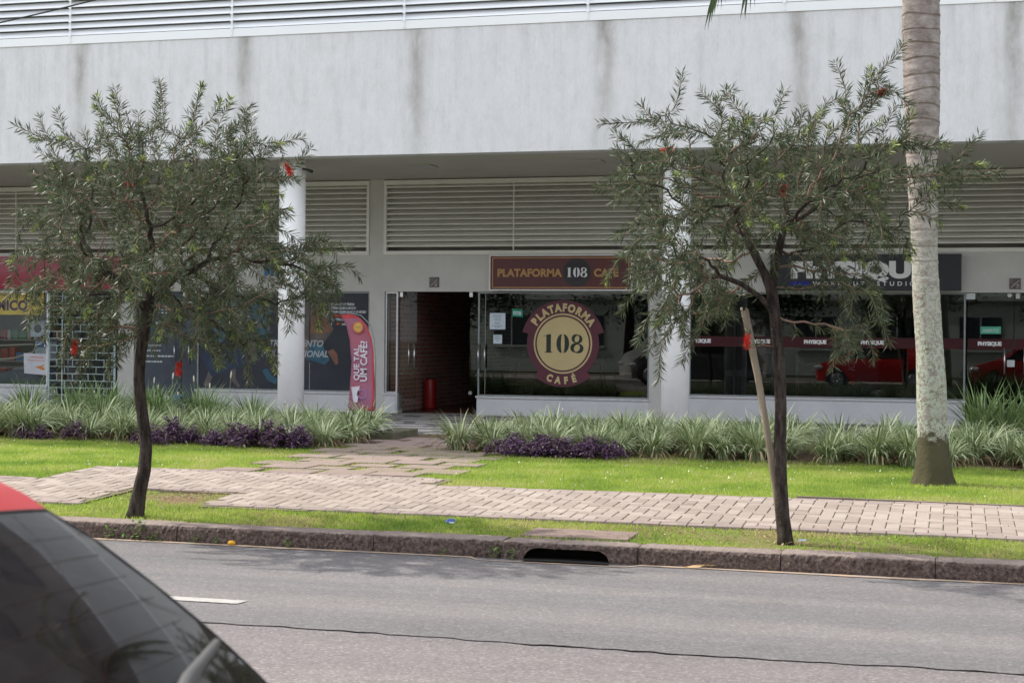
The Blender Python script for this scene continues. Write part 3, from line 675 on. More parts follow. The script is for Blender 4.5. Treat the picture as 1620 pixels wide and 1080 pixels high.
# papers on the glass
mPaper = M('notice_paper', (.62, .70, .76), (.56, .64, .70), 3, .7)
mPrint = M('faint_print', (.28, .34, .40), None, 9, .7)
mGreenS = M('green_card', (.02, .30, .17), (.02, .25, .14), 3, .5)
def paper(name, x0, x1, z0, z1, mat, label, lines=(), y=YF+.05, tilt=0.):
    s_ = empty(name, ((x0+x1)/2, y, z0), label, 'notice'); g = MB(); dz = math.tan(tilt)*(x1-x0)
    g.add([(x0, y, z0), (x1, y, z0-dz), (x1, y, z1-dz), (x0, y, z1)], [(0, 1, 2, 3)]); g.build('sheet', mat, s_)
    if lines:
        g = MB()
        for fz, a_, b_ in lines:
            z = z0+(z1-z0)*fz; xa = x0+(x1-x0)*a_
            while xa < x0+(x1-x0)*b_:
                l = rnd.uniform(.015, .05); xb = min(xa+l, x0+(x1-x0)*b_); g.quad((xa, y-.001, z), (xb, y-.001, z), (xb, y-.001, z+.012), (xa, y-.001, z+.012)); xa = xb+.007
        g.build('print', mPrint, s_)
    return s_
paper('notice', -7.99, -7.70, 1.73, 2.02, mPaper, 'larger pale paper notice taped inside the cafe window', [(.85, .25, .75), (.75, .2, .75), (.62, .27, .73), (.53, .32, .7), (.40, .35, .65), (.32, .33, .68), (.2, .15, .83), (.12, .33, .68)])
paper('notice', -7.92, -7.76, 1.475, 1.635, mPaper, 'small pale paper notice below the larger one on the cafe window', [(.8, .2, .8), (.65, .25, .8), (.5, .15, .85), (.3, .35, .7)])
s_ = paper('open_sign', -7.58, -7.38, 1.965, 2.10, mGreenS, 'small green card sign tilted on the cafe window', tilt=.07)
g = MB(); g.quad((-7.555, YF+.049, 1.997), (-7.41, YF+.049, 1.988), (-7.41, YF+.049, 2.048), (-7.555, YF+.049, 2.055)); g.build('plate', mPaper, s_)
g = MB(); text_mb(g, 'ABERTO', -7.545, YF+.048, 2.007, .044, bold=.001, rot=-.05); g.build('lettering', M('teal_ink', (.08, .30, .26), None, 3, .6), s_)
# physique board
mNavy = M('black_board', (.022, .023, .03), (.03, .03, .038), 1.5, .35, .4)
mBlue = M('blue_bar', (.015, .02, .26), None, 3, .4)
s_ = empty('gym_sign', (-1.45, 26.8, 2.43), 'wide black signboard with white block lettering over the right-hand gym window', 'sign')
g = MB(); g.box(-3.0, .10, 26.80, 26.97, 2.425, 3.025); g.build('board', mNavy, s_, bevel=.006)
g = MB(); text_mb(g, 'PhYSIQUE', -2.66, 26.797, 2.645, .36, bold=.022, sx=1.38, sp=1.03); g.build('lettering', mWhite, s_)
g = MB(); text_mb(g, 'WORKOUT  STUDIO', -2.29, 26.797, 2.505, .098, bold=.0015, sx=1.14, sp=1.78); g.build('lettering', mWhite, s_)
g = MB(); g.quad((-2.66, 26.797, 2.505), (-2.345, 26.797, 2.505), (-2.345, 26.797, 2.575), (-2.66, 26.797, 2.575)); g.build('bar', mBlue, s_)
# band on the gym glass
mBand = M('dark_red_film', (.055, .006, .009), None, 3, .5)
s_ = empty('window_band', (-2.1, YF+.05, 1.5), 'dark red film band with repeated white lettering across the right gym glass', 'sticker')
g = MB(); g.quad((-4.37, YF+.052, 1.47), (.15, YF+.052, 1.47), (.15, YF+.052, 1.645), (-4.37, YF+.052, 1.645)); g.quad((.21, YF+.092, 1.47), (.92, YF+.092, 1.47), (.92, YF+.092, 1.645), (.21, YF+.092, 1.645)); g.quad((.95, YF+.092, 1.47), (2.14, YF+.092, 1.47), (2.14, YF+.092, 1.645), (.95, YF+.092, 1.645)); g.build('film', mBand, s_)
g = MB()
for X in (-4.62+.0, -3.39, -2.45, -1.51, -.57): text_mb(g, 'PHYSIQUE' if X > -4.5 else 'PHYSIQUE', X if X > -4.5 else -4.36, YF+.050, 1.535, .085, bold=.0055, sx=.95) if X > -4.5 else text_mb(g, 'YSIQUE', -4.30, YF+.050, 1.535, .085, bold=.0055, sx=.95)
text_mb(g, 'PHYSIQUE', .37, YF+.090, 1.535, .085, bold=.0055, sx=.95); text_mb(g, 'PHYSIQUE', 1.3, YF+.090, 1.535, .085, bold=.0055, sx=.95)
g.build('lettering', mWhite, s_)
mGreen2 = M('pale_green_sign', (.10, .42, .30), (.09, .38, .27), 3, .5)
s_ = empty('open_sign', (.56, YF+.09, 1.72), 'pale green open sign stuck on the gym door at the right edge', 'notice')
g = MB(); g.quad((.41, YF+.088, 1.725), (.73, YF+.088, 1.725), (.73, YF+.088, 1.845), (.41, YF+.088, 1.845)); g.build('sheet', mGreen2, s_)
g = MB(); text_mb(g, 'ABERTO', .445, YF+.086, 1.755, .072, bold=.002, sx=.95); g.build('lettering', M('pale_ink', (.5, .66, .6), None, 3, .6), s_)
mLab = M('white_label', (.6, .64, .64), (.52, .56, .56), 9, .6)
g = MB(); g.box(.18, .32, YF+.03, YF+.04, 2.29, 2.39); tag(g.build('label_plate', mLab), 'small pale label at the top corner of the right gym window', 'label')
g = MB(); disc(g, .86, 2.36, .035, YF+.088); tag(g.build('round_label', mLab), 'little round white label at the top of the gym door', 'label')
g = MB(); g.box(.83, .95, YF+.08, YF+.088, 1.19, 1.30); tag(g.build('door_label', mLab), 'square white label below the band on the gym door', 'label')
g = MB(); g.box(.20, .40, YF-.09, YF-.02, .205, .285); tag(g.build('door_stop', mLab, bevel=.006), 'white block standing on the paving at the gym door', 'door stop')
# number plaques
mPlq = M('bronze_plaque', (.09, .07, .07), (.16, .14, .13), 14, .4, .5)
for (x0, x1, z0, z1, ch, lb) in ((-9.11, -8.93, 2.475, 2.655, '6', 'small dark square number plaque reading 6 above the cafe doorway'), (.85, 1.03, 2.455, 2.635, '7', 'small dark square number plaque reading 7 above the gym door')):
    s_ = empty('number_plaque', (x0, YF-.02, z0), lb, 'plaque'); g = MB(); g.box(x0, x1, YF-.02, YF, z0, z1); g.build('plate', mPlq, s_, bevel=.003)
    g = MB(); text_mb(g, ch, x1-.075, YF-.0225, z0+.018, .09, bold=.002); flat(g, [(x0+.02, z0+.03), (x0+.03, z0+.02), (x1-.02, z1-.04), (x1-.03, z1-.03)], YF-.0225); g.build('lettering', M('plaque_mark', (.42, .40, .38), None, 5, .5), s_)
# yellow banner in the pharmacy window
s_ = empty('yellow_banner', (-17.6, YF+.03, 1.92), 'yellow banner with dark lettering in the far left shop window', 'banner')
g = MB(); g.quad((-19.6, YF+.045, 1.935), (-17.0, YF+.045, 1.935), (-17.0, YF+.045, 2.37), (-19.6, YF+.045, 2.37)); g.build('sheet', M('yellow_vinyl', (.62, .50, .13), (.52, .42, .12), 2, .6), s_)
g = MB(); text_mb(g, 'MICO', -18.04, YF+.042, 2.03, .26, bold=.012, sx=1.0, sp=1.04); g.build('lettering', M('purple_ink', (.09, .06, .10), (.14, .11, .15), 4, .6), s_)
# gym lettering on the wall behind the left column
s_ = empty('wall_lettering', (-12.0, 26.95, 2.7), 'white and blue raised wall letters half hidden behind the left column', 'sign')
g = MB(); text_mb(g, 'cwb', -12.92, 26.955, 2.70, .27, bold=.010); g.build('lettering', mWhite, s_)
g = MB(); text_mb(g, 'FIT', -12.33, 26.955, 2.70, .27, bold=.016); g.build('lettering', M('blue_letters', (.02, .20, .50), None, 3, .5), s_)
# gym window films
mFilm = M('dark_film', (.030, .034, .045), (.045, .05, .062), 1.2, .6)
mFilm2 = M('blue_grey_film', (.055, .065, .085), (.09, .105, .13), .9, .6)
mGreyT = M('grey_vinyl_text', (.42, .45, .48), (.36, .39, .42), 3, .6)
mSkin = M('printed_skin', (.25, .12, .08), (.17, .08, .055), 5, .6); mPB = M('printed_blue', (.03, .09, .14), (.06, .15, .20), 5, .6); mPD = M('printed_navy', (.035, .055, .10), None, 4, .6)
mPS = M('printed_pale', (.16, .14, .125), (.10, .09, .085), 4, .6); mRedT = M('red_vinyl', (.65, .08, .02), None, 4, .5); mBluT = M('blue_vinyl', (.03, .2, .55), None, 4, .5); mWT = M('pale_vinyl', (.62, .66, .68), None, 4, .5)
y = YF+.056
s_ = empty('window_poster', (-11.0, y, .6), 'dark window film with slogans and a printed athlete, right of the left column', 'poster')
g = MB(); g.quad((-11.16, y, .575), (-10.29, y, .575), (-10.29, y, 2.37), (-11.16, y, 2.37)); g.quad((-11.43, y, .575), (-11.16, y, .575), (-11.16, y, 1.60), (-11.43, y, 1.60)); g.build('sheet', mFilm, s_)
g = MB(); flat(g, [(-11.62, 1.2), (-11.45, 1.1), (-11.25, 1.35), (-10.98, 1.70), (-11.12, 2.02), (-11.28, 2.18), (-11.45, 2.2), (-11.62, 2.2)], y-.001); g.build('figure_shirt', mPS, s_)
g = MB(); flat(g, [(-11.45, 1.62), (-11.2, 1.62), (-11.0, 1.68), (-11.08, 1.82), (-11.22, 2.0), (-11.38, 2.1)], y-.002); g.build('figure_arm', mSkin, s_)
g = MB(); flat(g, [(-11.1, 1.30), (-10.93, 1.05), (-10.88, 1.08), (-10.90, 1.25), (-10.98, 1.35)], y-.002); g.build('figure_arm', mSkin, s_)
g = MB(); flat(g, [(-11.5, 1.15), (-11.15, 1.05), (-11.05, 1.15), (-11.2, 1.42), (-11.45, 1.45)], y-.0015); g.build('figure_shorts', mPB, s_)
g = MB(); text_mb(g, 'TREINAMENTO', -12.27, y-.004, 1.385, .165, bold=.004, shear=.25, sx=.95); text_mb(g, 'MULTIFUNCIONAL', -12.42, y-.004, 1.195, .165, bold=.004, shear=.25, sx=.95); g.build('lettering', mGreyT, s_)
for tx, z, m_, x in (('É PARA QUEM TREINA', 2.145, mWT, -11.035), ('É PARA QUEM LARGOU', 2.075, mWT, -11.035), ('É PARA QUEM NUNCA SE MEXEU', 2.005, mWT, -11.035), ('É FORTE', 1.935, mRedT, -11.035), ('É INTENSO', 1.935, mBluT, -10.80), ('É OUTRA COISA!', 1.865, mWT, -11.035), ('É', 1.785, mWT, -11.035), ('cwb', 1.785, mWT, -10.82), ('FIT', 1.785, mBluT, -10.70)):
    g = MB(); text_mb(g, tx, x, y-.004, z, .062, bold=.0024, shear=.25, sx=.74); g.build('lettering', m_, s_)
g = MB(); flat(g, [(-10.94, 1.80), (-10.90, 1.785), (-10.83, 1.825), (-10.86, 1.835)], y-.004); g.build('emblem', mRedT, s_)
s_ = empty('window_poster', (-12.6, y, .6), 'dark blue window film with two printed exercising figures, left of the left column', 'poster')
g = MB(); g.quad((-13.69, y, .575), (-11.455, y, .575), (-11.455, y, 1.62), (-13.69, y, 1.62)); g.quad((-13.69, y, 1.62), (-13.3, y, 1.62), (-13.3, y, 2.37), (-13.69, y, 2.37)); g.quad((-12.25, y, 1.62), (-11.455, y, 1.62), (-11.455, y, 2.37), (-12.25, y, 2.37)); g.build('sheet', mFilm, s_)
def limb(mb, pts, ws, y, mi=0):
    l_, r_ = [], []
    for i, (px, pz) in enumerate(pts):
        a = pts[max(0, i-1)]; b = pts[min(len(pts)-1, i+1)]; dx, dz = b[0]-a[0], b[1]-a[1]; L = math.hypot(dx, dz); nx, nz = -dz/L, dx/L
        l_.append((px+nx*ws[i], pz+nz*ws[i])); r_.append((px-nx*ws[i], pz-nz*ws[i]))
    stroke(mb, l_, r_, y, mi)
g = MB(); limb(g, [(-13.55, .62), (-13.45, .85), (-13.25, .98)], [.05, .06, .09], y-.001); g.build('figure_limbs', mPS, s_)
g = MB(); limb(g, [(-12.86, .62), (-12.98, .75), (-13.0, 1.05), (-12.98, 1.3)], [.03, .05, .06, .07], y-.001); g.build('figure_limbs', mPS, s_)
g = MB(); limb(g, [(-12.55, 1.1), (-12.6, 1.5), (-12.6, 1.9)], [.05, .06, .06], y-.001); g.build('figure_limbs', mPS, s_)
g = MB(); limb(g, [(-11.9, 2.05), (-11.75, 2.2), (-11.6, 2.1)], [.05, .06, .07], y-.001); g.build('figure_limbs', mPS, s_)
g = MB(); limb(g, [(-13.5, 1.35), (-13.3, 1.6), (-13.1, 1.8)], [.10, .16, .12], y-.002); g.build('figure_clothes', mPB, s_)
g = MB(); limb(g, [(-12.7, 1.95), (-12.5, 2.05), (-12.3, 1.9)], [.10, .16, .14], y-.002); g.build('figure_clothes', mPB, s_)
g = MB(); limb(g, [(-12.35, .95), (-12.25, .8), (-12.1, .72)], [.05, .06, .05], y-.002); g.build('figure_clothes', mPB, s_)
g = MB(); limb(g, [(-12.9, 1.6), (-12.3, 1.62)], [.10, .10], y-.002); g.build('figure_clothes', mPB, s_)
g = MB(); limb(g, [(-13.55, 1.25), (-13.4, 1.0), (-13.0, 1.15), (-12.7, 1.2)], [.12, .2, .2, .12], y-.0015); g.build('figure_trousers', mPD, s_)
s_ = empty('door_poster', (-14.4, YF+.09, .3), 'dark blue film with pale list lines and a round emblem on the left gym door', 'poster')
y = YF+.095
g = MB(); g.quad((-14.98, y, .22), (-14.085, y, .22), (-14.085, y, 2.38), (-14.98, y, 2.38)); g.quad((-14.065, y, .22), (-13.76, y, .22), (-13.76, y, 2.38), (-14.065, y, 2.38)); g.build('sheet', mFilm2, s_)
g = MB(); disc(g, -14.62, 1.67, .14, y-.001, a0=R(90), a1=R(300)); g.build('emblem', mPB, s_)
g = MB(); disc(g, -14.62, 1.67, .14, y-.0015, a0=R(-60), a1=R(90)); g.build('emblem', mWT, s_)
g = MB()
for z, a_, b_ in ((1.36, -14.85, -14.5), (1.26, -14.85, -14.52), (1.155, -14.86, -14.22), (1.05, -14.86, -14.48)):
    x = a_
    while x < b_:
        l = rnd.uniform(.03, .08); g.quad((x, y-.001, z), (min(b_, x+l), y-.001, z), (min(b_, x+l), y-.001, z+.028), (x, y-.001, z+.028)); x += l+.012
for k in range(5):
    for j in range(7):
        if rnd.random() < .8: X = -14.88+j*.075; g.quad((X, y-.001, 1.98+k*.06), (X+.045, y-.001, 1.98+k*.06), (X+.045, y-.001, 2.0+k*.06), (X, y-.001, 2.0+k*.06))
g.build('print', mWT, s_)
g = MB(); text_mb(g, 'cwb', -14.62, y-.002, .33, .16, bold=.005, shear=.2); g.build('lettering', mWT, s_)
g = MB(); text_mb(g, 'FIT', -14.28, y-.002, .33, .16, bold=.005, shear=.2); g.build('lettering', mBluT, s_)
g = MB(); flat(g, [(-14.88, .34), (-14.70, .42), (-14.66, .47), (-14.8, .41)], y-.002); g.build('emblem', M('orange_vinyl', (.6, .22, .04), None, 4, .5), s_)

# ================================================================== THINGS IN THE SHOPS
# cafe: red bin, counter, table and chairs
mRedP = M('red_paint', (.32, .01, .01), (.26, .01, .01), 5, .4, .5)
s_ = empty('red_bin', (-9.60, 28.55, .206), 'tall red cylindrical bin on the cafe floor just inside the doorway', 'bin')
g = MB(); g.tube([(-9.60, 28.55, .206), (-9.60, 28.55, .24), (-9.60, 28.55, .76), (-9.60, 28.55, .78)], [.11, .118, .118, .11], 28); g.build('body', mRedP, s_)
g = MB(); g.tube([(-9.60, 28.55, .782), (-9.60, 28.55, .80)], [.09, .08], 24); g.build('lid', mInk, s_)
mWood = M('dark_red_wood', (.11, .035, .022), (.08, .028, .02), 6, .5, stretch=(1, 1, 6))
s_ = empty('counter', (-7.7, 30.6, .206), 'dark red wooden counter seen through the open cafe doorway', 'counter')
g = MB(); g.box(-8.6, -6.6, 30.3, 30.9, 1.08, 1.20); g.build('worktop', mWood, s_, bevel=.01); g = MB(); g.box(-8.35, -6.7, 30.4, 30.85, .62, 1.08); g.build('apron', mWood, s_)
for X in (-8.5, -7.6, -6.7): g = MB(); g.box(X-.05, X+.05, 30.5, 30.6, .206, 1.08); g.build('leg', mWood, s_)
for k in range(6):
    X = -8.3+k*.28; g = MB(); g.tube([(X, 30.5, 1.2), (X, 30.5, 1.24), (X, 30.5, 1.32)], [.03, .045, .05], 14); tag(g.build('cup', M('cup_glaze', (.25, .16, .1), (.12, .1, .05), 9, .4)), 'small cup standing on the dark cafe counter', 'cup', 'cups on the cafe counter')
def table(x, y, lab):
    s_ = empty('cafe_table', (x, y, .206), lab, 'table'); g = MB(); g.tube([(x, y, .93), (x, y, .96)], [.38, .38], 28); g.build('tabletop', M('table_wood', (.30, .17, .09), (.22, .12, .07), 7, .4), s_)
    g = MB(); g.tube([(x, y, .22), (x, y, .93)], .03, 10); g.tube([(x, y, .206), (x, y, .225)], [.24, .2], 24); g.build('pedestal', mInk, s_)
table(-7.45, 28.1, 'round wooden cafe table just inside the window left of the round logo'); table(-5.95, 28.2, 'round wooden cafe table behind the right part of the cafe window')
def stool(x, y, lab):
    s_ = empty('bar_stool', (x, y, .206), lab, 'stool', 'stools at the cafe tables'); g = MB(); g.tube([(x, y, .70), (x, y, .74)], [.17, .17], 20); g.build('seat', mWood, s_)
    for k in range(4):
        a = PI/4+k*PI/2; g = MB(); g.tube([(x+.12*math.cos(a), y+.12*math.sin(a), .70), (x+.19*math.cos(a), y+.19*math.sin(a), .206)], .013, 8); g.build('leg', mInk, s_)
stool(-7.0, 28.3, 'dark stool right of the left cafe table'); stool(-7.85, 28.45, 'dark stool left of the left cafe table'); stool(-5.5, 28.4, 'dark stool right of the right cafe table')
# right gym: vertical banner, rack, machines
s_ = empty('gym_banner', (-1.75, 28.3, .3), 'narrow dark vertical banner with a brand word inside the right gym', 'banner')
g = MB(); g.add([(-2.25, 28.3, .25), (-1.15, 28.3, .25), (-1.45, 28.3, 2.15), (-2.05, 28.3, 2.15)], [(0, 1, 2, 3)]); g.build('sheet', M('banner_cloth', (.06, .07, .09), (.08, .09, .11), 2, .7), s_)
g = MB(); text_mb(g, 'KIKOS', -1.68, 28.29, 1.05, .16, bold=.006, rot=PI/2, shear=.2); g.build('lettering', mGreyT, s_)
g = MB(); flat(g, [(-1.78, .98), (-1.68, .92), (-1.69, .99)], 28.289); flat(g, [(-1.80, .86), (-1.70, .80), (-1.69, .9)], 28.289); g.build('emblem', mRedT, s_)
def treadmill(x, y, lab):
    s_ = empty('treadmill', (x, y, .206), lab, 'treadmill', 'exercise machines in the right gym')
    g = MB(); g.box(x-.35, x+.35, y, y+1.6, .22, .38); g.build('deck', mInk, s_, bevel=.03)
    for sx_ in (-.33, .33): g = MB(); g.tube([(x+sx_, y+.2, .38), (x+sx_, y+.05, 1.35)], .028, 10); g.build('upright', mGreyAlu, s_)
    g = MB(); g.box(x-.36, x+.36, y-.02, y+.10, 1.32, 1.55); g.build('console', mIntG, s_, bevel=.02)
    g = MB(); g.tube([(x-.36, y+.1, 1.2), (x-.36, y+.65, 1.15)], .022, 8); g.tube([(x+.36, y+.1, 1.2), (x+.36, y+.65, 1.15)], .022, 8); g.build('handrail', mGreyAlu, s_)
treadmill(-3.1, 29.2, 'dark treadmill behind the left part of the right gym window'); treadmill(-.5, 29.6, 'dark treadmill behind the palm trunk inside the right gym')
g = MB()
for X in (-3.75, -3.05): g.box(X-.02, X+.02, 28.0, 28.03, .45, 2.3)
g.box(-3.9, -2.9, 28.0, 28.03, .95, 1.06); g.box(-3.9, -2.9, 28.0, 28.03, 1.98, 2.1)
tag(g.build('steel_rack', M('rack_steel', (.10, .115, .13), None, 3, .5)), 'grey steel equipment rack behind the gym glass right of the white column', 'rack')
g = MB(); g.tube([(-3.05, 27.7, .8), (-3.05, 27.7, 1.62)], .014, 8); g.tube([(-3.05, 27.7, .206), (-3.05, 27.7, .8)], .012, 8); g.tube([(-3.05, 27.7, .206), (-3.05, 27.7, .22)], .12, 16); tag(g.build('steel_post', mSteel), 'thin steel post standing inside the gym right of the rack', 'post')
# pharmacy window goods
def toy(x, y, z):
    s_ = empty('display_appliance', (x, y, z), 'white box appliance with a round dark opening on the shop window shelf', 'appliance')
    g = MB(); g.box(x-.16, x+.16, y-.12, y+.12, z, z+.33); g.build('casing', mPaper, s_, bevel=.03)
    g = MB(); g.tube([(x+.02, y-.125, z+.17), (x+.02, y-.135, z+.17)], [.085, .07], 20); g.build('opening', mInk, s_)
toy(-17.52, 27.75, 1.50)
s_ = empty('display_package', (-17.35, 27.7, 1.05), 'pale blue and white boxed product beneath the white appliance', 'box')
g = MB(); g.box(-17.55, -17.2, 27.6, 27.85, 1.02, 1.42); g.build('carton', mPaper, s_, bevel=.02); g = MB(); g.box(-17.50, -17.25, 27.59, 27.599, 1.30, 1.40); g.build('label_strip', mBluT, s_)
s_ = empty('window_sheet', (-17.1, 27.04, .7), 'white poster sheet with a small orange picture low in the far left window', 'poster')
g = MB(); g.quad((-17.42, 27.045, .80), (-16.93, 27.045, .77), (-16.93, 27.045, 1.18), (-17.44, 27.045, 1.19)); g.build('sheet', M('sheet_white', (.62, .64, .68), None, 3, .6), s_)
g = MB(); flat(g, [(-17.25, .96), (-17.12, .90), (-17.0, .86), (-16.96, .9), (-17.02, .93), (-16.96, .98), (-17.08, .95), (-17.18, .93)], 27.043); g.build('picture', M('orange_print', (.6, .25, .08), None, 6, .6), s_)
g = MB(); g.quad((-17.3, 27.043, 1.11), (-17.0, 27.043, 1.10), (-17.0, 27.043, 1.115), (-17.3, 27.043, 1.125)); g.quad((-17.35, 27.043, 1.05), (-16.98, 27.043, 1.045), (-16.98, 27.043, 1.055), (-17.35, 27.043, 1.06)); g.build('print', mRedT, s_)
s_ = empty('display_shelf', (-18.6, 28.2, .206), 'display shelves with small goods in the far left shop window', 'shelf')
for z in (.60, 1.02, 1.45): g = MB(); g.box(-21.5, -17.1, 28.0, 28.45, z-.02, z); g.build('board', mIntW, s_)
for X in (-21.5, -19.3, -17.05): g = MB(); g.box(X-.02, X+.02, 28.0, 28.45, .206, 1.9); g.build('side_panel', mIntW, s_)
cols_ = [M('goods_'+c_, v) for c_, v in (('red', (.45, .05, .04)), ('blue', (.08, .2, .42)), ('white', (.6, .6, .58)), ('green', (.1, .3, .15)), ('tan', (.45, .33, .18)))]
for z in (.60, 1.02, 1.45):
    x = -18.6
    while x < -17.2:
        w = rnd.uniform(.07, .16); h = rnd.uniform(.12, .3); g = MB(); g.box(x, x+w, 28.05, 28.3, z, z+h)
        tag(g.build('shop_goods', cols_[rnd.randrange(5)], bevel=.008), 'small packaged product on the far left shop window shelves', 'package', 'goods on the window shelves'); x += w+rnd.uniform(.02, .06)
g = MB(); g.tube([(-19.5, 27.5, 1.28), (-18.6, 27.45, 1.31), (-17.9, 27.45, 1.345), (-17.5, 27.48, 1.36)], .018, 10); tag(g.build('display_rail', M('cream_plastic', (.6, .55, .45), None, 3, .5)), 'upper cream curved rail in the far left shop window', 'rail')
g = MB(); g.tube([(-19.5, 27.5, 1.0), (-18.6, 27.45, 1.02), (-17.9, 27.42, 1.08), (-17.5, 27.45, 1.20), (-17.42, 27.48, 1.33)], .022, 10); tag(g.build('display_rail', MATS['cream_plastic']), 'lower cream curved rail bending up in the far left shop window', 'rail')
g = MB(); g.add([(-18.6, 27.3, .58), (-17.0, 27.3, .58), (-17.0, 27.6, .58), (-18.6, 27.6, .58), (-18.2, 27.3, .78), (-17.6, 27.3, .95), (-17.1, 27.6, .9), (-18.4, 27.6, .75)], [(0, 1, 5, 4), (4, 5, 6, 7), (1, 2, 6, 5), (0, 4, 7, 3), (3, 7, 6, 2)]); tag(g.build('display_cushion', M('grey_blue_fabric', (.16, .2, .24), (.1, .13, .16), 5, .8), bevel=.04), 'grey blue padded bed low in the far left shop window', 'cushion')

# ------- feather flag
s_ = empty('feather_flag', (-9.16, 24.4, .2), 'pink and red feather flag banner standing beside the doorway pillar', 'flag')
def fl(v):   # left and right edge at height parameter v in 0..1
    z = .36+1.60*v
    L = [( -9.64, .0), (-9.605, .25), (-9.585, .5), (-9.61, .72), (-9.68, .88), (-9.79, 1.)]
    Rr = [(-9.165, .0), (-9.175, .3), (-9.195, .6), (-9.23, .75), (-9.31, .88), (-9.44, .96), (-9.60, 1.0)]
    def ev(T):
        for (x0, a), (x1, b) in zip(T[:-1], T[1:]):
            if v <= b: f = (v-a)/(b-a); return x0+(x1-x0)*f
        return T[-1][0]
    return ev(L), ev(Rr), z
nu, nv = 10, 40; yo = lambda u, v: 24.4+.012*math.sin(u*6+v*5)+.008*math.sin(v*17+u*3)
mFlag = M('pink_flag_cloth', (.42, .13, .17), (.34, .15, .24), 3, .8); mFlagR = M('red_flag_border', (.55, .06, .06), (.5, .08, .09), 3, .7)
g = MB(); g.smooth = True; vs_ = []
for j in range(nv+1):
    v = j/nv; a_, b_, z = fl(v)
    for i in range(nu+1): u = i/nu; vs_.append((a_+(b_-a_)*u, yo(u, v), z-.03*(1-u)*(1 if v > .98 else 0)))
fs = [(j*(nu+1)+i, j*(nu+1)+i+1, (j+1)*(nu+1)+i+1, (j+1)*(nu+1)+i) for j in range(nv) for i in range(nu)]
g.add(vs_, fs)
g.m = [1 if (k % nu == nu-1 or k//nu >= nv-2 or (k//nu == 0 and k % nu > 5)) else 0 for k in range(len(fs))]
o = g.build('cloth', [mFlag, mFlagR], s_); sd = o.modifiers.new('thick', 'SOLIDIFY'); sd.thickness = .003
yt = 24.374
g = MB(); text_mb(g, 'QUE TAL', -9.435, yt, .86, .135, bold=.003, rot=PI/2, sp=1.02); text_mb(g, 'UM CAFÉ?', -9.30, yt, .84, .165, bold=.004, rot=PI/2, sx=.92); g.build('lettering', M('flag_white', (.75, .72, .76), None, 5, .7), s_)
g = MB(); disc(g, -9.46, 1.735, .095, yt, a0=0); g.build('emblem', M('flag_orange', (.62, .2, .08), None, 5, .7), s_)
g = MB(); disc(g, -9.46, 1.735, .07, yt-.001); g.build('emblem', M('flag_yellow', (.66, .42, .12), None, 5, .7), s_)
g = MB(); num108(g, -9.46, 1.735, .045, yt-.002); g.build('lettering', mGold, s_)
g = MB(); flat(g, [(-9.53, .50), (-9.46, .50), (-9.42, .77), (-9.57, .75)], yt); g.build('cup_picture', MATS['flag_white'], s_)
g = MB(); o_, i_ = ring_poly(-9.38, .64, .07, .07, lambda a: .03, 0, 2*PI); stroke(g, o_[::-1], i_[::-1], yt); g.build('cup_picture', M('flag_mauve', (.42, .2, .36), None, 5, .7), s_)
g = MB(); g.tube([(-9.16, 24.41, .2), (-9.16, 24.41, 1.2), (-9.19, 24.41, 1.55), (-9.26, 24.41, 1.78), (-9.42, 24.41, 1.93), (-9.6, 24.41, 1.965), (-9.79, 24.41, 1.955)], .010, 8); g.build('pole', mGreyAlu, s_)
g = MB(); g.box(-9.40, -8.92, 24.3, 24.52, .2, .225); g.build('base', mInk, s_, bevel=.006)
# overhead cable
g = MB(); g.tube([(x, 20.0, 5.41+.00875*(x+22)**2) for x in np.linspace(-44, 0, 50)], .011, 6); tag(g.build('overhead_cable', mInk), 'thin dark cable crossing the white louvres at top left', 'cable')

# ================================================================== TREES
mBark = M('dark_bark', (.028, .020, .016), (.12, .095, .08), 30, .95, bs=1., bscale=26, bd=.05, stretch=(1, 1, .22), mid=(.38, .72))
mTwig = M('twig_bark', (.30, .20, .15), (.17, .11, .085), 20, .9)
def leafmat(name, lo, hi, rough=.5, spec=.35, tr=.25):
    m, t, p = base(name, rough, spec); geo = N(t, 'ShaderNodeNewGeometry')
    c = ramp(t, geo.outputs['Random Per Island'], [(0, lo), (1, hi)]); t.links.new(c, p.inputs['Base Color'])
    if tr:
        tl = N(t, 'ShaderNodeBsdfTranslucent'); mx = N(t, 'ShaderNodeMixShader'); mx.inputs[0].default_value = tr
        t.links.new(c, tl.inputs[0]); t.links.new(p.outputs[0], mx.inputs[1]); t.links.new(tl.outputs[0], mx.inputs[2]); t.links.new(mx.outputs[0], t.nodes['Material Output'].inputs[0])
    MATS[name] = m; return m
mNeedle = leafmat('bottlebrush_leaf', (.022, .034, .015), (.138, .178, .090), .45, .42)
mNew = leafmat('new_growth_leaf', (.22, .30, .07), (.42, .48, .16), .5, .3)
mRedF = leafmat('red_filament', (.55, .010, .010), (.85, .05, .03), .6, .2, .2)
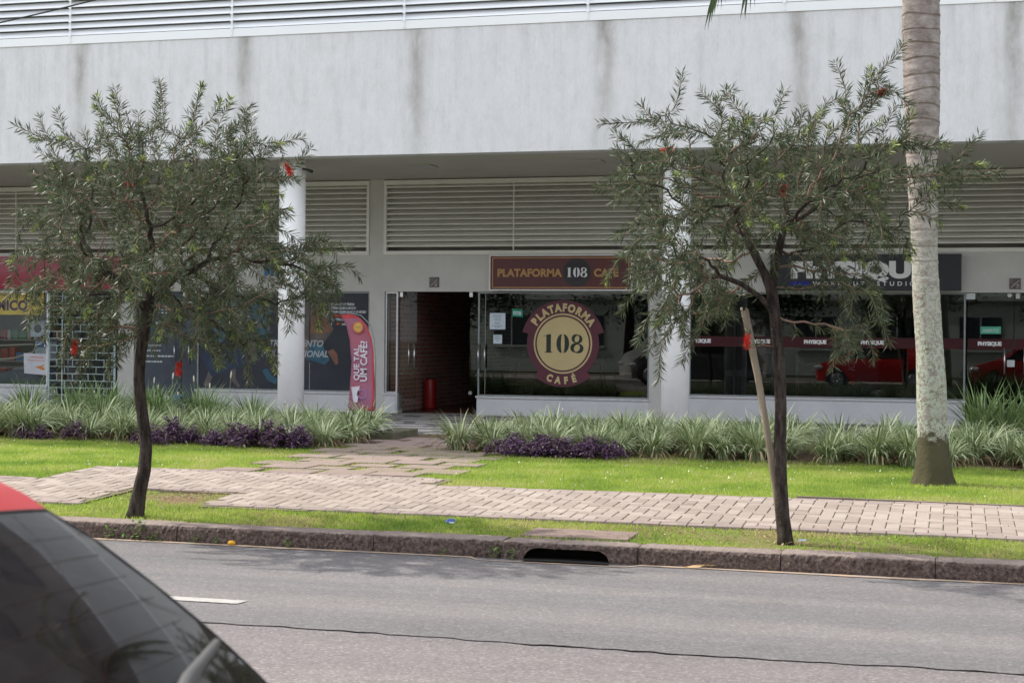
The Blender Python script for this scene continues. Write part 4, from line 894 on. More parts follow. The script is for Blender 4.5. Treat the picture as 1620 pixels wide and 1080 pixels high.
def needles(P, D, n, L, Wd, spread=(35, 65)):
    """n leaves at each base point P with axis D; returns verts (.,4,3)"""
    m_ = len(P); P = np.repeat(P, n, 0); D = np.repeat(D, n, 0); k = len(P)
    r_ = npr.normal(size=(k, 3)); r_ -= (r_*D).sum(1)[:, None]*D; r_ /= np.linalg.norm(r_, axis=1)[:, None]+1e-9
    a = np.radians(npr.uniform(*spread, k))[:, None]; dr = D*np.cos(a)+r_*np.sin(a); dr[:, 2] -= .10; dr /= np.linalg.norm(dr, axis=1)[:, None]
    s_ = npr.normal(size=(k, 3)); s_ -= (s_*dr).sum(1)[:, None]*dr; s_ /= np.linalg.norm(s_, axis=1)[:, None]+1e-9
    l = (L*npr.uniform(.65, 1.15, k))[:, None]; w = (Wd*npr.uniform(.8, 1.2, k))[:, None]
    P = P+D*(npr.uniform(-.5, .5, k)*.035)[:, None]
    return np.stack([P, P+dr*l*.45+s_*w, P+dr*l, P+dr*l*.55-s_*w], 1)
def bottlebrush(root_xy, z0, trunk, trad, blobs, natt, seed, label, flowers, seglen=.075, clear=.45, thin=None):
    rg = np.random.default_rng(seed); x0, y0 = root_xy
    root = empty('bottlebrush_tree', (x0, y0, z0), label, 'tree')
    # space colonisation: the crown grows towards attraction points
    A = []
    tot = sum(b[6]*b[7] if len(b) > 7 else b[6] for b in blobs)
    for (cx, cy, cz, rx, ry, rz, wgt) in blobs:
        m_ = int(natt*wgt); q = rg.normal(size=(m_, 3)); q /= np.linalg.norm(q, axis=1)[:, None]; q *= (rg.random(m_)**.42)[:, None]
        A.append(q*np.array([rx, ry, rz])+np.array([cx, cy, cz]))
    A = np.concatenate(A)
    A = A[~((np.abs(A[:, 0]-trunk[0][-1][0]) < .34) & (A[:, 2] < trunk[0][-1][2]+clear))]
    if thin: A = A[np.array([rg.random() > thin(q[0], q[2]) for q in A])]
    nodes = [np.array(p, float) for p in trunk[0]]; par = [-1]+list(range(len(nodes)-1)); ntr = len(nodes)
    for br in trunk[1:]:
        prev = br[0]
        for p in br[1:]: nodes.append(np.array(p, float)); par.append(prev); prev = len(nodes)-1
    start_ok = np.array([p[2] > trunk[0][-1][2]-.25 for p in nodes])
    NP = np.array(nodes); alive = np.ones(len(A), bool)
    for it in range(90):
        if not alive.any(): break
        Aa = A[alive]; Dm = np.linalg.norm(Aa[:, None]-NP[None], axis=2); Dm[:, :len(start_ok)][:, ~start_ok] = 9e9
        nn = Dm.argmin(1); dd = Dm[np.arange(len(Aa)), nn]
        infl = dd < (1.2 if it < 15 else .6)
        newp = []; newpar = []
        for q in np.unique(nn[infl]):
            v = Aa[infl & (nn == q)]-NP[q]; v /= np.linalg.norm(v, axis=1)[:, None]; v = v.mean(0)+rg.normal(size=3)*.20+np.array([0, 0, -.06])
            L = np.linalg.norm(v)
            if L < .05: continue
            newp.append(NP[q]+v/L*seglen); newpar.append(q)
        if not newp: break
        NP = np.vstack([NP, newp]); par += newpar
        ai = np.where(alive)[0]; Dn = np.linalg.norm(A[ai][:, None]-np.array(newp)[None], axis=2).min(1); alive[ai[Dn < .13]] = False
    # extra end shoots, bending outwards and (low down) hanging
    par = np.array(par); nn0 = len(NP); haschild = np.zeros(nn0, bool); haschild[par[par >= 0]] = True
    cen = np.array([blobs[0][0], blobs[0][1], blobs[0][2]])
    ext = []; extp = []; tipidx = [i for i in range(ntr, nn0) if not haschild[i]]
    cur = nn0
    side = [i for i in range(ntr+6, nn0) if haschild[i] and rg.random() < .30]
    for i in tipidx+side:
        b = NP[i]; out = b-cen; out /= np.linalg.norm(out)+1e-9; dr = b-NP[par[i]]; dr /= np.linalg.norm(dr)+1e-9
        hang = max(0, min(1, (cen[2]+.45-b[2])/.9))
        if i in side[:0]: pass
        dv = dr*.45+out*.6+rg.normal(size=3)*(.45 if haschild[i] else .32); ns = int(rg.integers(2, 5)) if not haschild[i] else int(rg.integers(1, 4)); pp = i
        p = b.copy()
        for s_ in range(ns):
            dv = dv+np.array([0, 0, -.40*hang+.03*(1-hang)])+rg.normal(size=3)*.08; dv /= np.linalg.norm(dv); p = p+dv*seglen*.9; ext.append(p.copy()); extp.append(pp); pp = cur; cur += 1
    NP = np.vstack([NP, ext]); par = np.concatenate([par, extp])
    n = len(NP); ch = [[] for _ in range(n)]
    for i in range(n):
        if par[i] >= 0: ch[par[i]].append(i)
    w = np.zeros(n); td = np.zeros(n)
    order = list(range(n))
    depth = np.zeros(n, int)
    for i in range(n):
        if par[i] >= 0: depth[i] = depth[par[i]]+1
    for i in sorted(range(n), key=lambda k: -depth[k]):
        w[i] = 1 if not ch[i] else sum(w[c] for c in ch[i]); td[i] = 0 if not ch[i] else 1+max(td[c] for c in ch[i])
    rad = .0030*w**.46
    for k in range(ntr): rad[k] = trad[k]
    rad[ntr:] = np.minimum(rad[ntr:], trad[ntr-1]*.78)
    D = np.zeros((n, 3))
    for i in range(1, n): D[i] = NP[i]-NP[par[i]]
    D /= np.linalg.norm(D, axis=1)[:, None]+1e-9
    # chains to tubes
    gt_, gc = MB(), MB(); sid = [(0, None)]; 
    stack = [(None, 0)]
    while stack:
        pr, i = stack.pop(); chain = ([pr] if pr is not None else [])+[i]
        while ch[i]:
            cs = sorted(ch[i], key=lambda c: -w[c])
            for c in cs[1:]: stack.append((i, c))
            i = cs[0]; chain.append(i)
        pts = [NP[c] for c in chain]; rr = [max(rad[c], .0022) for c in chain]
        if pr is not None: rr[0] = min(rr[0], rr[1]*1.15)
        big = rad[chain[min(1, len(chain)-1)]] > .011 or pr is None
        if len(chain) >= 2: (gt_ if big else gc).tube(pts, rr, 14 if pr is None else (7 if big else 4))
    # smooth refined trunk
    tr = gt_.build('trunk', mBark, root)
    crown_twigs = gc.build('twigs', mTwig, root)
    lf = [i for i in range(ntr+3, n) if w[i] <= 5 or (w[i] <= 12 and rg.random() < .2)]
    lf = np.array(lf); V = [needles(NP[lf], D[lf], 12, .088, .0038)]; mi = [np.zeros(len(V[0]), int)]
    mid = np.array([(i) for i in lf]); V.append(needles((NP[lf]+NP[par[lf]])/2, D[lf], 8, .084, .0038)); mi.append(np.zeros(len(V[-1]), int))
    tips = np.array([i for i in range(ntr, n) if not ch[i]]); sel = tips[rg.random(len(tips)) < .20]
    V.append(needles(NP[sel]+D[sel]*.02, D[sel], 18, .050, .0036, (10, 60))); mi.append(np.ones(len(V[-1]), int))
    V.append(needles(NP[sel]-D[sel]*.03, D[sel], 12, .052, .0036, (30, 60))); mi.append(np.ones(len(V[-1]), int))
    V = np.concatenate(V); mi = np.concatenate(mi); F_ = np.arange(len(V)*4).reshape(-1, 4)
    npmesh('crown', V.reshape(-1, 3), F_, [mNeedle, mNew], mi, root)
    for (fx, fz, fy, L, dx, dz) in flowers:
        a = np.array([dx, .15, dz], float); a /= np.linalg.norm(a); fk = fy/y0; base_ = np.array([fx*fk, fy, ZC+(fz-ZC)*fk])
        k = 16; P = base_[None]+a[None]*(np.linspace(-.5, .5, k)*L)[:, None]; v = needles(P, np.repeat(a[None], k, 0), 28, .034, .0012, (55, 95))
        npmesh('flower', v.reshape(-1, 3), np.arange(len(v)*4).reshape(-1, 4), mRedF, None, root)
        j = np.linalg.norm(NP-(base_-a*L*.5*np.sign(a[2]+.01)*-1), axis=1).argmin(); e1 = base_+a*L*.55; e0 = base_-a*L*.55
        if np.linalg.norm(NP[j]-e1) < np.linalg.norm(NP[j]-e0): e0, e1 = e1, e0
        mid_ = (NP[j]+e0)/2+np.array([0, 0, .02]); g_ = MB(); g_.tube([tuple(NP[j]), tuple(mid_), tuple(e0), tuple(e1)], [.004, .0035, .003, .002], 5); g_.build('flower_twig', mTwig, root)
        dd_ = (e1-e0)/np.linalg.norm(e1-e0); v = np.concatenate([needles(e1[None], dd_[None], 14, .055, .0036, (15, 60)), needles(np.array([mid_, (mid_+e0)/2, e0]), np.repeat(dd_[None], 3, 0), 10, .075, .0038)])
        npmesh('leaf_tuft', v.reshape(-1, 3), np.arange(len(v)*4).reshape(-1, 4), mNeedle, None, root)
    print('tree', n, len(V)); return root
T1, T2 = 11.56, 11.68
tr1 = [[(-6.415, T1, .10), (-6.40, T1, .17), (-6.375, T1, .32), (-6.33, T1, .50), (-6.315, T1, .68), (-6.335, T1, .85), (-6.365, T1, 1.05), (-6.385, T1, 1.24), (-6.37, T1, 1.45), (-6.335, T1, 1.65), (-6.315, T1, 1.78)],
       [10, (-6.36, T1-.04, 1.88), (-6.45, T1-.08, 1.98), (-6.56, T1-.10, 2.08)], [10, (-6.27, T1+.03, 1.88), (-6.20, T1+.07, 1.99), (-6.10, T1+.12, 2.10)], [10, (-6.31, T1+.01, 1.9), (-6.30, T1, 2.05), (-6.28, T1-.03, 2.2)]]
rd1 = [.082, .068, .058, .053, .050, .048, .046, .045, .044, .046, .050]
bottlebrush((-6.4, T1), .14, tr1, rd1,
    [(-6.18, T1, 2.50, 1.18, 1.05, .80, .50), (-6.15, T1, 2.05, 1.38, 1.15, .55, .34), (-6.12, T1, 3.0, .85, .8, .62, .10), (-6.95, T1, 3.0, .35, .5, .42, .05), (-5.35, T1, 2.95, .42, .5, .38, .06), (-7.2, T1, 2.15, .36, .4, .30, .045), (-4.95, T1, 2.2, .30, .5, .35, .05), (-6.7, T1, 1.62, .45, .5, .28, .05), (-5.6, T1, 1.62, .35, .5, .28, .04)],
    1150, 3, 'small bottlebrush tree on the verge at left, the one with the dense dark drooping crown', [(-5.09, 2.93, T1-.25, .085, .35, -.7), (-6.98, 1.49, T1-.35, .10, .0, 1), (-6.03, 1.33, T1-.30, .09, -.02, 1), (-6.50, 2.82, T1-.45, .05, .6, -.3)], clear=.02, thin=lambda x, z: .85 if (x > -5.42 and 2.38 < z < 3.0) else (.6 if x < -7.2 and z < 2.2 else (.3 if z > 2.9 else .0)))
tr2 = [[(-1.175, T2, .10), (-1.18, T2, .17), (-1.20, T2, .32), (-1.21, T2, .49), (-1.222, T2, .68), (-1.225, T2, .86), (-1.22, T2, 1.1), (-1.228, T2, 1.32), (-1.245, T2, 1.56), (-1.27, T2, 1.79), (-1.30, T2, 2.0)],
       [10, (-1.36, T2, 2.12), (-1.43, T2-.02, 2.26), (-1.50, T2-.03, 2.40), (-1.55, T2-.05, 2.55)], [10, (-1.275, T2+.02, 2.14), (-1.25, T2+.05, 2.28), (-1.22, T2+.08, 2.44)], [9, (-1.36, T2-.08, 1.92), (-1.50, T2-.12, 2.02), (-1.66, T2-.15, 2.08)]]
rd2 = [.066, .057, .052, .048, .048, .045, .043, .042, .041, .042, .044]
bottlebrush((-1.18, T2), .14, tr2, rd2,
    [(-1.40, T2, 2.62, 1.10, 1.0, .66, .46), (-1.75, T2, 2.15, .85, .9, .45, .22), (-.75, T2, 2.75, .70, .8, .50, .16), (-2.15, T2, 2.95, .42, .5, .38, .06), (-1.55, T2, 3.2, .55, .5, .30, .06), (-.65, T2, 3.30, .28, .4, .34, .06), (-.10, T2, 2.80, .25, .4, .22, .04), (-.72, T2, 1.85, .36, .4, .40, .05), (-2.05, T2, 1.75, .35, .4, .30, .05), (-1.9, T2, 1.9, .5, .5, .3, .05)],
    850, 11, 'small bottlebrush tree at right, in front of the palm, with an open forked crown', [(-2.09, 3.02, T2-.3, .07, 1, .1), (-.53, 3.40, T2-.2, .045, 1, .3), (-1.22, 2.70, T2-.55, .06, .1, 1), (-1.47, 1.60, T2-.15, .095, .05, 1)], clear=.32, thin=lambda x, z: .95 if (x < -2.30 and z < 2.45) else (.75 if (x < -2.1 and z < 2.1) else (.25 if z > 2.9 else .0)))
# stake beside the right tree
g = MB(); g.tube([(-1.215, 11.80, .12), (-1.27, 11.78, .55), (-1.33, 11.76, .95), (-1.40, 11.75, 1.35), (-1.50, 11.74, 1.83)], [.024, .024, .025, .026, .029], 12)
mStake = M('weathered_wood', (.36, .30, .22), (.24, .20, .15), 8, .9, bs=.6, bscale=30, stretch=(3, 3, .3))
g.add([(-1.50+dx, 11.74+dy, 1.83+dz) for dx, dy, dz in ((-.034, -.01, 0), (-.01, -.033, .0), (-.012, -.02, .02), (-.03, -.0, .025), (.01, -.03, 0), (.034, 0, 0), (.02, -.01, .018), (.008, -.02, .022))], [(0, 1, 2, 3), (4, 5, 6, 7)])
tag(g.build('wooden_stake', mStake), 'weathered pale wooden stake leaning against the right-hand small tree', 'stake')
# palm
mPalm, t, p = base('palm_bark', .95, .15)
co = N(t, 'ShaderNodeTexCoord'); sx = N(t, 'ShaderNodeSeparateXYZ'); t.links.new(co.outputs['Object'], sx.inputs[0]); z = sx.outputs[2]
bark = ramp(t, noise(t, 7, 6, .7, (1, 1, 1.6)), [(.3, (.18, .15, .135)), (.5, (.31, .27, .25)), (.7, (.44, .40, .375))])
lich = ramp(t, noise(t, 13, 9, .82), [(.43, (0,)*3), (.50, (1,)*3)]); lz = ramp(t, math_(t, 'MULTIPLY', math_(t, 'ADD', z, math_(t, 'MULTIPLY', noise(t, 4, 3), .5)), .2), [(.12, (0,)*3), (.16, (1,)*3), (.34, (1,)*3), (.44, (.75,)*3), (.60, (.35,)*3), (.72, (.0,)*3)])
c = mixc(t, math_(t, 'MULTIPLY', lich, lz), bark, mixc(t, ramp(t, noise(t, 26, 7, .8), [(.44, (0,)*3), (.5, (1,)*3)]), (.13, .12, .06), (.42, .45, .385)))
foot = ramp(t, math_(t, 'ADD', z, math_(t, 'MULTIPLY', noise(t, 9, 6, .8), .6)), [(.95, (1,)*3), (1.12, (.55,)*3), (1.38, (0,)*3)])
c = mixc(t, foot, c, mixc(t, noise(t, 5, 5), (.050, .046, .024), (.125, .110, .068)))
rings = N(t, 'ShaderNodeTexWave', wave_type='BANDS', bands_direction='Z'); mp = N(t, 'ShaderNodeMapping'); t.links.new(co.outputs['Object'], mp.inputs[0]); t.links.new(mp.outputs[0], rings.inputs[0]); rings.inputs['Scale'].default_value = 2.1; rings.inputs['Distortion'].default_value = 3.0; rings.inputs['Detail Scale'].default_value = 1.0; rings.inputs['Detail'].default_value = 2
rl = ramp(t, rings.outputs['Fac'], [(.0, (1,)*3), (.05, (.45,)*3), (.16, (0,)*3)]); rz_ = ramp(t, math_(t, 'MULTIPLY', math_(t, 'ADD', z, noise(t, 1.3, 2)), .2), [(.50, (.03,)*3), (.70, (.62,)*3), (.9, (.8,)*3)])
rf = math_(t, 'MULTIPLY', rl, rz_)
t.links.new(mixc(t, math_(t, 'MULTIPLY', rf, .55), c, (.17, .12, .09)), p.inputs['Base Color'])
bump(t, p, math_(t, 'ADD', noise(t, 45, 5, .7), math_(t, 'MULTIPLY', rf, -1.4)), .7, .02); mPalm.name = 'palm_bark'
PY = 15.96
s_ = empty('palm_tree', (-.19, PY, .2), 'tall palm with a thick ringed trunk, lichened low down, at the right', 'palm')
cz_ = [.18, .26, .34, .45, .6, .8, 1.2, 1.5, 2.0, 2.3, 2.7, 3.0, 3.4, 3.8, 4.2, 4.75, 5.5, 6.5, 7.2, 7.6]
cr_ = [.222, .200, .180, .165, .152, .146, .140, .134, .128, .126, .130, .136, .150, .168, .176, .178, .172, .15, .12, .10]
cxs = [-.185, -.186, -.188, -.19, -.194, -.20, -.215, -.232, -.265, -.282, -.297, -.31, -.325, -.333, -.34, -.347, -.355, -.36, -.36, -.36]
zs = np.arange(.16, 7.6, .022); g = MB(); vs_ = []; n = 40; k = 0
for z_ in zs:
    r_ = np.interp(z_, cz_, cr_); x_ = np.interp(z_, cz_, cxs); ringp = (z_+.02*math.sin(z_*9)) % .17; r_ += (.006 if ringp < .022 else 0)*min(1, max(0, (z_-1.0)/1.5)) + .0025*math.sin(z_*7)
    for q in range(n):
        a = 2*PI*q/n; rr = r_*(1+.012*math.sin(3*a+z_*2)+.008*math.sin(7*a+z_*5)+rnd.uniform(-.006, .006)+(.05*max(0, .34-z_)/.14*math.sin(9*a) if z_ < .34 else 0)); vs_.append((x_+rr*math.cos(a), PY+rr*math.sin(a), z_))
g.smooth = True; g.add(vs_, [(i*n+q, i*n+(q+1) % n, (i+1)*n+(q+1) % n, (i+1)*n+q) for i in range(len(zs)-1) for q in range(n)]); g.build('trunk', mPalm, s_)
mFrond = leafmat('palm_leaflet', (.05, .085, .035), (.10, .14, .055), .5, .4, .2)
def frond(ax, tip, sag, par, nl=46, ll=.55):
    a = np.array(ax, float); b = np.array(tip, float); pts = []
    for k in range(24):
        u = k/23; q = a*(1-u)+b*u; q[2] += sag*4*u*(1-u); pts.append(q)
    g = MB(); g.tube([tuple(q) for q in pts], [.03*(1-.85*k/23) for k in range(24)], 6, 0)
    V = []
    for k in range(nl):
        u = .12+.88*k/(nl-1); q = a*(1-u)+b*u; q[2] += sag*4*u*(1-u); dv = (b-a); dv[2] += sag*4*(1-2*u); dv = dv/np.linalg.norm(dv); sd = np.cross(dv, [0, 0, 1]); sd /= np.linalg.norm(sd)+1e-9
        for s in (1, -1):
            L = ll*math.sin(PI*min(.80, .18+.75*u))*rnd.uniform(.85, 1.1); o_ = sd*s*.55+dv*.55+np.array([0, 0, -.65])+npr.normal(size=3)*.08; o_ /= np.linalg.norm(o_); w_ = np.cross(o_, dv); w_ /= np.linalg.norm(w_)+1e-9; w_ *= .013
            m_ = q+o_*L*.5; t_ = q+o_*L+np.array([0, 0, -.08*L]); g.add([tuple(q-w_*.5), tuple(m_-w_), tuple(t_), tuple(m_+w_), tuple(q+w_*.5)], [(0, 1, 2, 3, 4)], 1)
    return g.build('frond', [mTwig, mFrond], par)
top = (-.36, PY, 7.5)
for k in range(11):
    a = 2*PI*k/11+.3; frond(top, (top[0]+2.9*math.cos(a), top[1]+2.9*math.sin(a), 6.9+.5*math.sin(k*2.1)), .75, s_)
frond(top, (-2.35, 15.8, 5.10), .62, s_, 80, .70); frond(top, (-2.05, 16.05, 5.22), .70, s_, 70, .66)

# ================================================================== PLANT BEDS
mVar = leafmat('variegated_blade', (.13, .20, .07), (.66, .71, .44), .55, .3, .15)
mDry = leafmat('dry_blade', (.30, .22, .12), (.46, .36, .22), .8, .2, .1)
mGreenB = leafmat('green_blade', (.10, .17, .06), (.30, .40, .17), .5, .3, .15)
def clump_mesh(seed, nb=150, H=.50, wid=.0075, upright=.0, mats=None, dry=.10, spread=1.):
    rg = np.random.default_rng(seed); V = []; Fc = []; mi = []; S_ = 6; b = 0
    for k in range(nb):
        a = rg.uniform(0, 2*PI); r_ = rg.uniform(0, .11); x, y = r_*math.cos(a), r_*math.sin(a); a2 = a+rg.normal()*.5; lean = rg.uniform(.25, 1.0)*(1-upright); L = H*rg.uniform(.75, 1.3)
        isd = rg.random() < dry
        if isd: lean = 1.25; L *= .8
        w = wid*rg.uniform(.7, 1.25); px, py, pz = x, y, 0.; ang = PI/2-lean*.35; bend = (lean*1.9*spread+.15)/S_
        for s in range(S_+1):
            ww = w*(1-.0*s)*(1 if s < S_-1 else (.6 if s < S_ else .08)); tx, ty = -math.sin(a2)*ww, math.cos(a2)*ww
            V += [(px-tx, py-ty, pz), (px+tx, py+ty, pz+ww*.5)]
            px += math.cos(a2)*math.cos(ang)*L/S_; py += math.sin(a2)*math.cos(ang)*L/S_; pz = max(.01, pz+math.sin(ang)*L/S_); ang -= bend
        for s in range(S_): Fc.append((b+2*s, b+2*s+1, b+2*s+3, b+2*s+2)); mi.append(1 if isd else 0)
        b += 2*(S_+1)
    return np.array(V), np.array(Fc), mi
def protos(name, n, mats, **kw):
    out = []
    for k in range(n):
        V, Fc, mi = clump_mesh(100+k*7+len(name), **kw); o = npmesh(name, V, Fc, mats, mi); out.append(o)
    return out
def place(protos_, spots, group, labelf, cat):
    used = set()
    for i, (x, y, z, s, rz) in enumerate(spots):
        k = rnd.randrange(len(protos_)); o = protos_[k] if k not in used else protos_[k].copy()
        if k in used: COL.objects.link(o)
        used.add(k); o.location = (x, y, z); o.rotation_euler = (0, 0, rz); o.scale = (s, s, s*rnd.uniform(.92, 1.1)); tag(o, labelf(x, y), cat, group)
    for k, o in enumerate(protos_):
        if k not in used: bpy.data.objects.remove(o)
def bedspots(x0, x1, y0, y1, dx, dy, s0=.85, s1=1.12, skip=None):
    out = []; j = 0; y = y0
    while y <= y1:
        x = x0+(j % 2)*dx/2
        while x <= x1:
            xx, yy = x+rnd.uniform(-.08, .08), y+rnd.uniform(-.07, .07)
            if not (skip and skip(xx, yy)) and rnd.random() > .06: out.append((xx, yy, .205, rnd.uniform(s0-.13, s1+.03), rnd.uniform(0, 6.28)))
            x += dx
        y += dy; j += 1
    return out
lab = lambda side: (lambda x, y: f'pale variegated grass-like clump in the {"front" if y < 18.95 else "back"} of the bed {side}')
PRV = protos('border_grass', 6, [mVar, mDry], nb=190, H=.45, spread=1.2)
for side, sp, gname in (('left of the garden path', bedspots(-13.6, -7.42, 18.35, 20.5, .40, .42), 'variegated clumps left of the path'),
                        ('right of the garden path', bedspots(-5.72, -1.75, 18.25, 20.5, .40, .42), 'variegated clumps right of the path'),
                        ('behind the palm trunk', bedspots(-1.30, 2.2, 18.15, 20.4, .42, .45, skip=lambda x, y: x < -.95 and y > 19.2), 'variegated clumps behind the palm')):
    for row in ('front', 'back'):
        ss = [q for q in sp if (q[1] < 18.95) == (row == 'front')]
        used = 0
        for (x, y, z, s, rz) in ss:
            src = PRV[rnd.randrange(6)]; o = src.copy(); COL.objects.link(o); o.location = (x, y, z); o.rotation_euler = (0, 0, rz); o.scale = (s, s, s*rnd.uniform(.92, 1.1))
            tag(o, f'pale variegated grass-like clump in the {row} rows of the bed {side}', 'plant', gname+', '+row+' rows')
for o in PRV: bpy.data.objects.remove(o)
PRG = protos('green_lily_grass', 3, [mGreenB, mVar], nb=150, H=.62, wid=.007, upright=.25, dry=.12)
for (x, y) in ((-11.6, 20.3), (-11.2, 20.5), (-10.8, 20.2), (-10.35, 20.45), (-11.9, 20.0), (-10.0, 20.2), (-11.4, 19.7), (-10.7, 19.8), (-12.4, 20.4), (-13.0, 20.3), (-9.55, 20.5)):
    o = PRG[rnd.randrange(3)].copy(); COL.objects.link(o); o.location = (x, y, .2); o.rotation_euler = (0, 0, rnd.uniform(0, 6)); s = rnd.uniform(.9, 1.15); o.scale = (s,)*3
    tag(o, 'taller green grass clump at the back of the left bed, near the left gym door', 'plant', 'green clumps at the back of the left bed')
for (x, y) in ((.62, 20.75), (.95, 20.6), (1.3, 20.8), (.35, 20.9)):
    o = PRG[rnd.randrange(3)].copy(); COL.objects.link(o); o.location = (x, y, .2); o.rotation_euler = (0, 0, rnd.uniform(0, 6)); o.scale = (1.3,)*3
    tag(o, 'tall dark green strappy clump before the gym door at the right edge', 'plant', 'tall green clumps at the right edge')
for o in PRG: bpy.data.objects.remove(o)
# flower spikes
mStalk = M('flower_stalk', (.20, .24, .10), None, 9, .7); mSpk = M('pale_flower', (.66, .64, .52), (.55, .52, .4), 9, .7)
proto = None
spk = [(-12.05, 20.4, .42), (-11.75, 20.5, .55), (-11.45, 20.3, .48), (-11.2, 20.6, .68), (-10.95, 20.3, .60), (-10.85, 20.5, .75), (-10.6, 20.4, .50), (-10.4, 20.5, .72), (-10.15, 20.3, .63), (-9.95, 20.5, .78), (-11.9, 20.2, .50), (-11.6, 20.1, .40), (-10.7, 20.1, .45), (-13.3, 20.3, .45), (-12.6, 20.4, .5), (-4.95, 20.3, .40), (-8.9, 20.2, .42), (.42, 20.8, .55), (-3.9, 20.2, .38)]
for (x, y, h) in spk:
    if proto is None:
        g = MB(); g.tube([(0, 0, 0), (.01, 0, .6), (.02, 0, 1.)], .0028, 5, 0); g.tube([(.02, 0, .93), (.022, 0, .97), (.022, 0, 1.03), (.024, 0, 1.07)], [.006, .011, .010, .003], 7, 1); proto = g.build('flower_spike', [mStalk, mSpk]); o = proto
    else: o = proto.copy(); COL.objects.link(o)
    o.location = (x, y, .25); o.scale = (1, 1, h); o.rotation_euler = (rnd.uniform(-.12, .12), rnd.uniform(-.15, .15), rnd.uniform(0, 6)); tag(o, 'thin pale flower spike rising above the bed of grass-like clumps', 'flower', 'pale flower spikes')
# purple plants
mPurp = leafmat('purple_leaf', (.07, .030, .080), (.24, .13, .24), .45, .4, .15); mPurp2 = leafmat('pale_purple_leaf', (.22, .17, .16), (.40, .34, .28), .5, .35, .15)
def purple(seed):
    rg = np.random.default_rng(seed); V = []; Fc = []; mi = []; b = 0
    for k in range(46):
        a = rg.uniform(0, 2*PI); r_ = rg.uniform(.0, .20); bx, by = r_*math.cos(a), r_*math.sin(a); hz_ = .05+.23*(1-(r_/.24)**2)*rg.uniform(.5, 1.1)
        for q in range(7):
            u = q/6; az = a+q*2.4+rg.normal()*.4; el = rg.uniform(.0, .9)-.3*(1-u); L = rg.uniform(.07, .125); w = rg.uniform(.010, .016); z = hz_*(.45+.6*u)
            dx, dy, dz = math.cos(az)*math.cos(el), math.sin(az)*math.cos(el), math.sin(el); tx, ty = -math.sin(az)*w, math.cos(az)*w
            P = np.array((bx, by, z)); m1 = P+np.array((dx, dy, dz))*L*.4; t_ = P+np.array((dx, dy, dz-.25))*L
            V += [P, m1+(tx, ty, .006), t_, m1-(tx, ty, -.006)]; Fc.append((b, b+1, b+2, b+3)); mi.append(1 if rg.random() < .18 else 0); b += 4
    return npmesh('purple_plant', np.array(V), np.array(Fc), [mPurp, mPurp2], mi)
PP = [purple(k) for k in range(4)]
sp = [(x, rnd.uniform(17.72, 17.95)) for x in np.arange(-9.75, -7.45, .23)]+[(x, rnd.uniform(18.0, 18.15)) for x in np.arange(-9.5, -7.7, .28)]
for (x, y) in [q for q in sp if rnd.random() > .22]:
    o = PP[rnd.randrange(4)].copy(); COL.objects.link(o); o.location = (x, y, .2); o.rotation_euler = (0, 0, rnd.uniform(0, 6)); s = rnd.uniform(.7, 1.2); o.scale = (s, s, s*rnd.uniform(.75, 1.2)); tag(o, 'dark purple leafy plant along the lawn edge of the left bed', 'plant', 'purple plants left of the path')
for (x, y) in ((-11.7, 18.15), (-11.4, 18.1), (-10.9, 18.12)):
    o = PP[rnd.randrange(4)].copy(); COL.objects.link(o); o.location = (x, y, .2); o.rotation_euler = (0, 0, rnd.uniform(0, 6)); s = rnd.uniform(.7, .95); o.scale = (s,)*3; tag(o, 'smaller dark purple plant left of the left-hand tree trunk', 'plant', 'purple plants at the far left')
for (x, y) in [(x, rnd.uniform(17.62, 17.85)) for x in np.arange(-5.15, -3.62, .20)]+[(x, rnd.uniform(17.9, 18.05)) for x in np.arange(-5.0, -3.8, .3)]:
    o = PP[rnd.randrange(4)].copy(); COL.objects.link(o); o.location = (x, y, .2); o.rotation_euler = (0, 0, rnd.uniform(0, 6)); s = rnd.uniform(.65, 1.1); o.scale = (s, s, s*rnd.uniform(.8, 1.2)); tag(o, 'dark purple leafy plant along the lawn edge of the right bed', 'plant', 'purple plants right of the path')
for o in PP: bpy.data.objects.remove(o)
# weeds at the kerb
mWeed = leafmat('weed_leaf', (.10, .20, .04), (.22, .36, .08), .6, .3, .2)
def weed(seed, s):
    rg = np.random.default_rng(seed); V = []; Fc = []; b = 0
    for k in range(int(26*s)+5):
        az = rg.uniform(0, 6.28); h = rg.uniform(0, .12)*s; P = np.array((rg.normal()*.03*s, rg.normal()*.012, h)); L = rg.uniform(.02, .05)*(.6+.4*s); w = L*.28; el = rg.uniform(-.2, .9)
        D_ = np.array((math.cos(az)*math.cos(el), math.sin(az)*math.cos(el), math.sin(el))); T_ = np.array((-math.sin(az)*w, math.cos(az)*w, 0)); V += [P, P+D_*L*.5+T_, P+D_*L, P+D_*L*.5-T_]; Fc.append((b, b+1, b+2, b+3)); b += 4
    return npmesh('kerb_weed', np.array(V), np.array(Fc), mWeed)
for i, (x, s, lb) in enumerate(((-6.12, 1.35, 'leafy weed, the tallest, growing against the kerb below the left tree'), (-6.35, .8, 'low weed at the kerb foot just left of the tallest weed'), (-5.95, .6, 'low weed at the kerb foot just right of the tallest weed'), (-5.62, .45, 'small weed beside the first kerb joint from the left'), (-5.45, .4, 'small weed right of the first kerb joint'), (-4.85, .5, 'small weed at the kerb right of the yellow scrap'), (-3.62, .35, 'tiny weed at the kerb foot left of the drain'), (-3.22, .7, 'weed sprouting from the kerb joint left of the drain'), (-3.08, .5, 'weed at the left lip of the drain opening'))):
    o = weed(50+i, s); o.location = (x, 11.065, .004); tag(o, lb, 'weed')
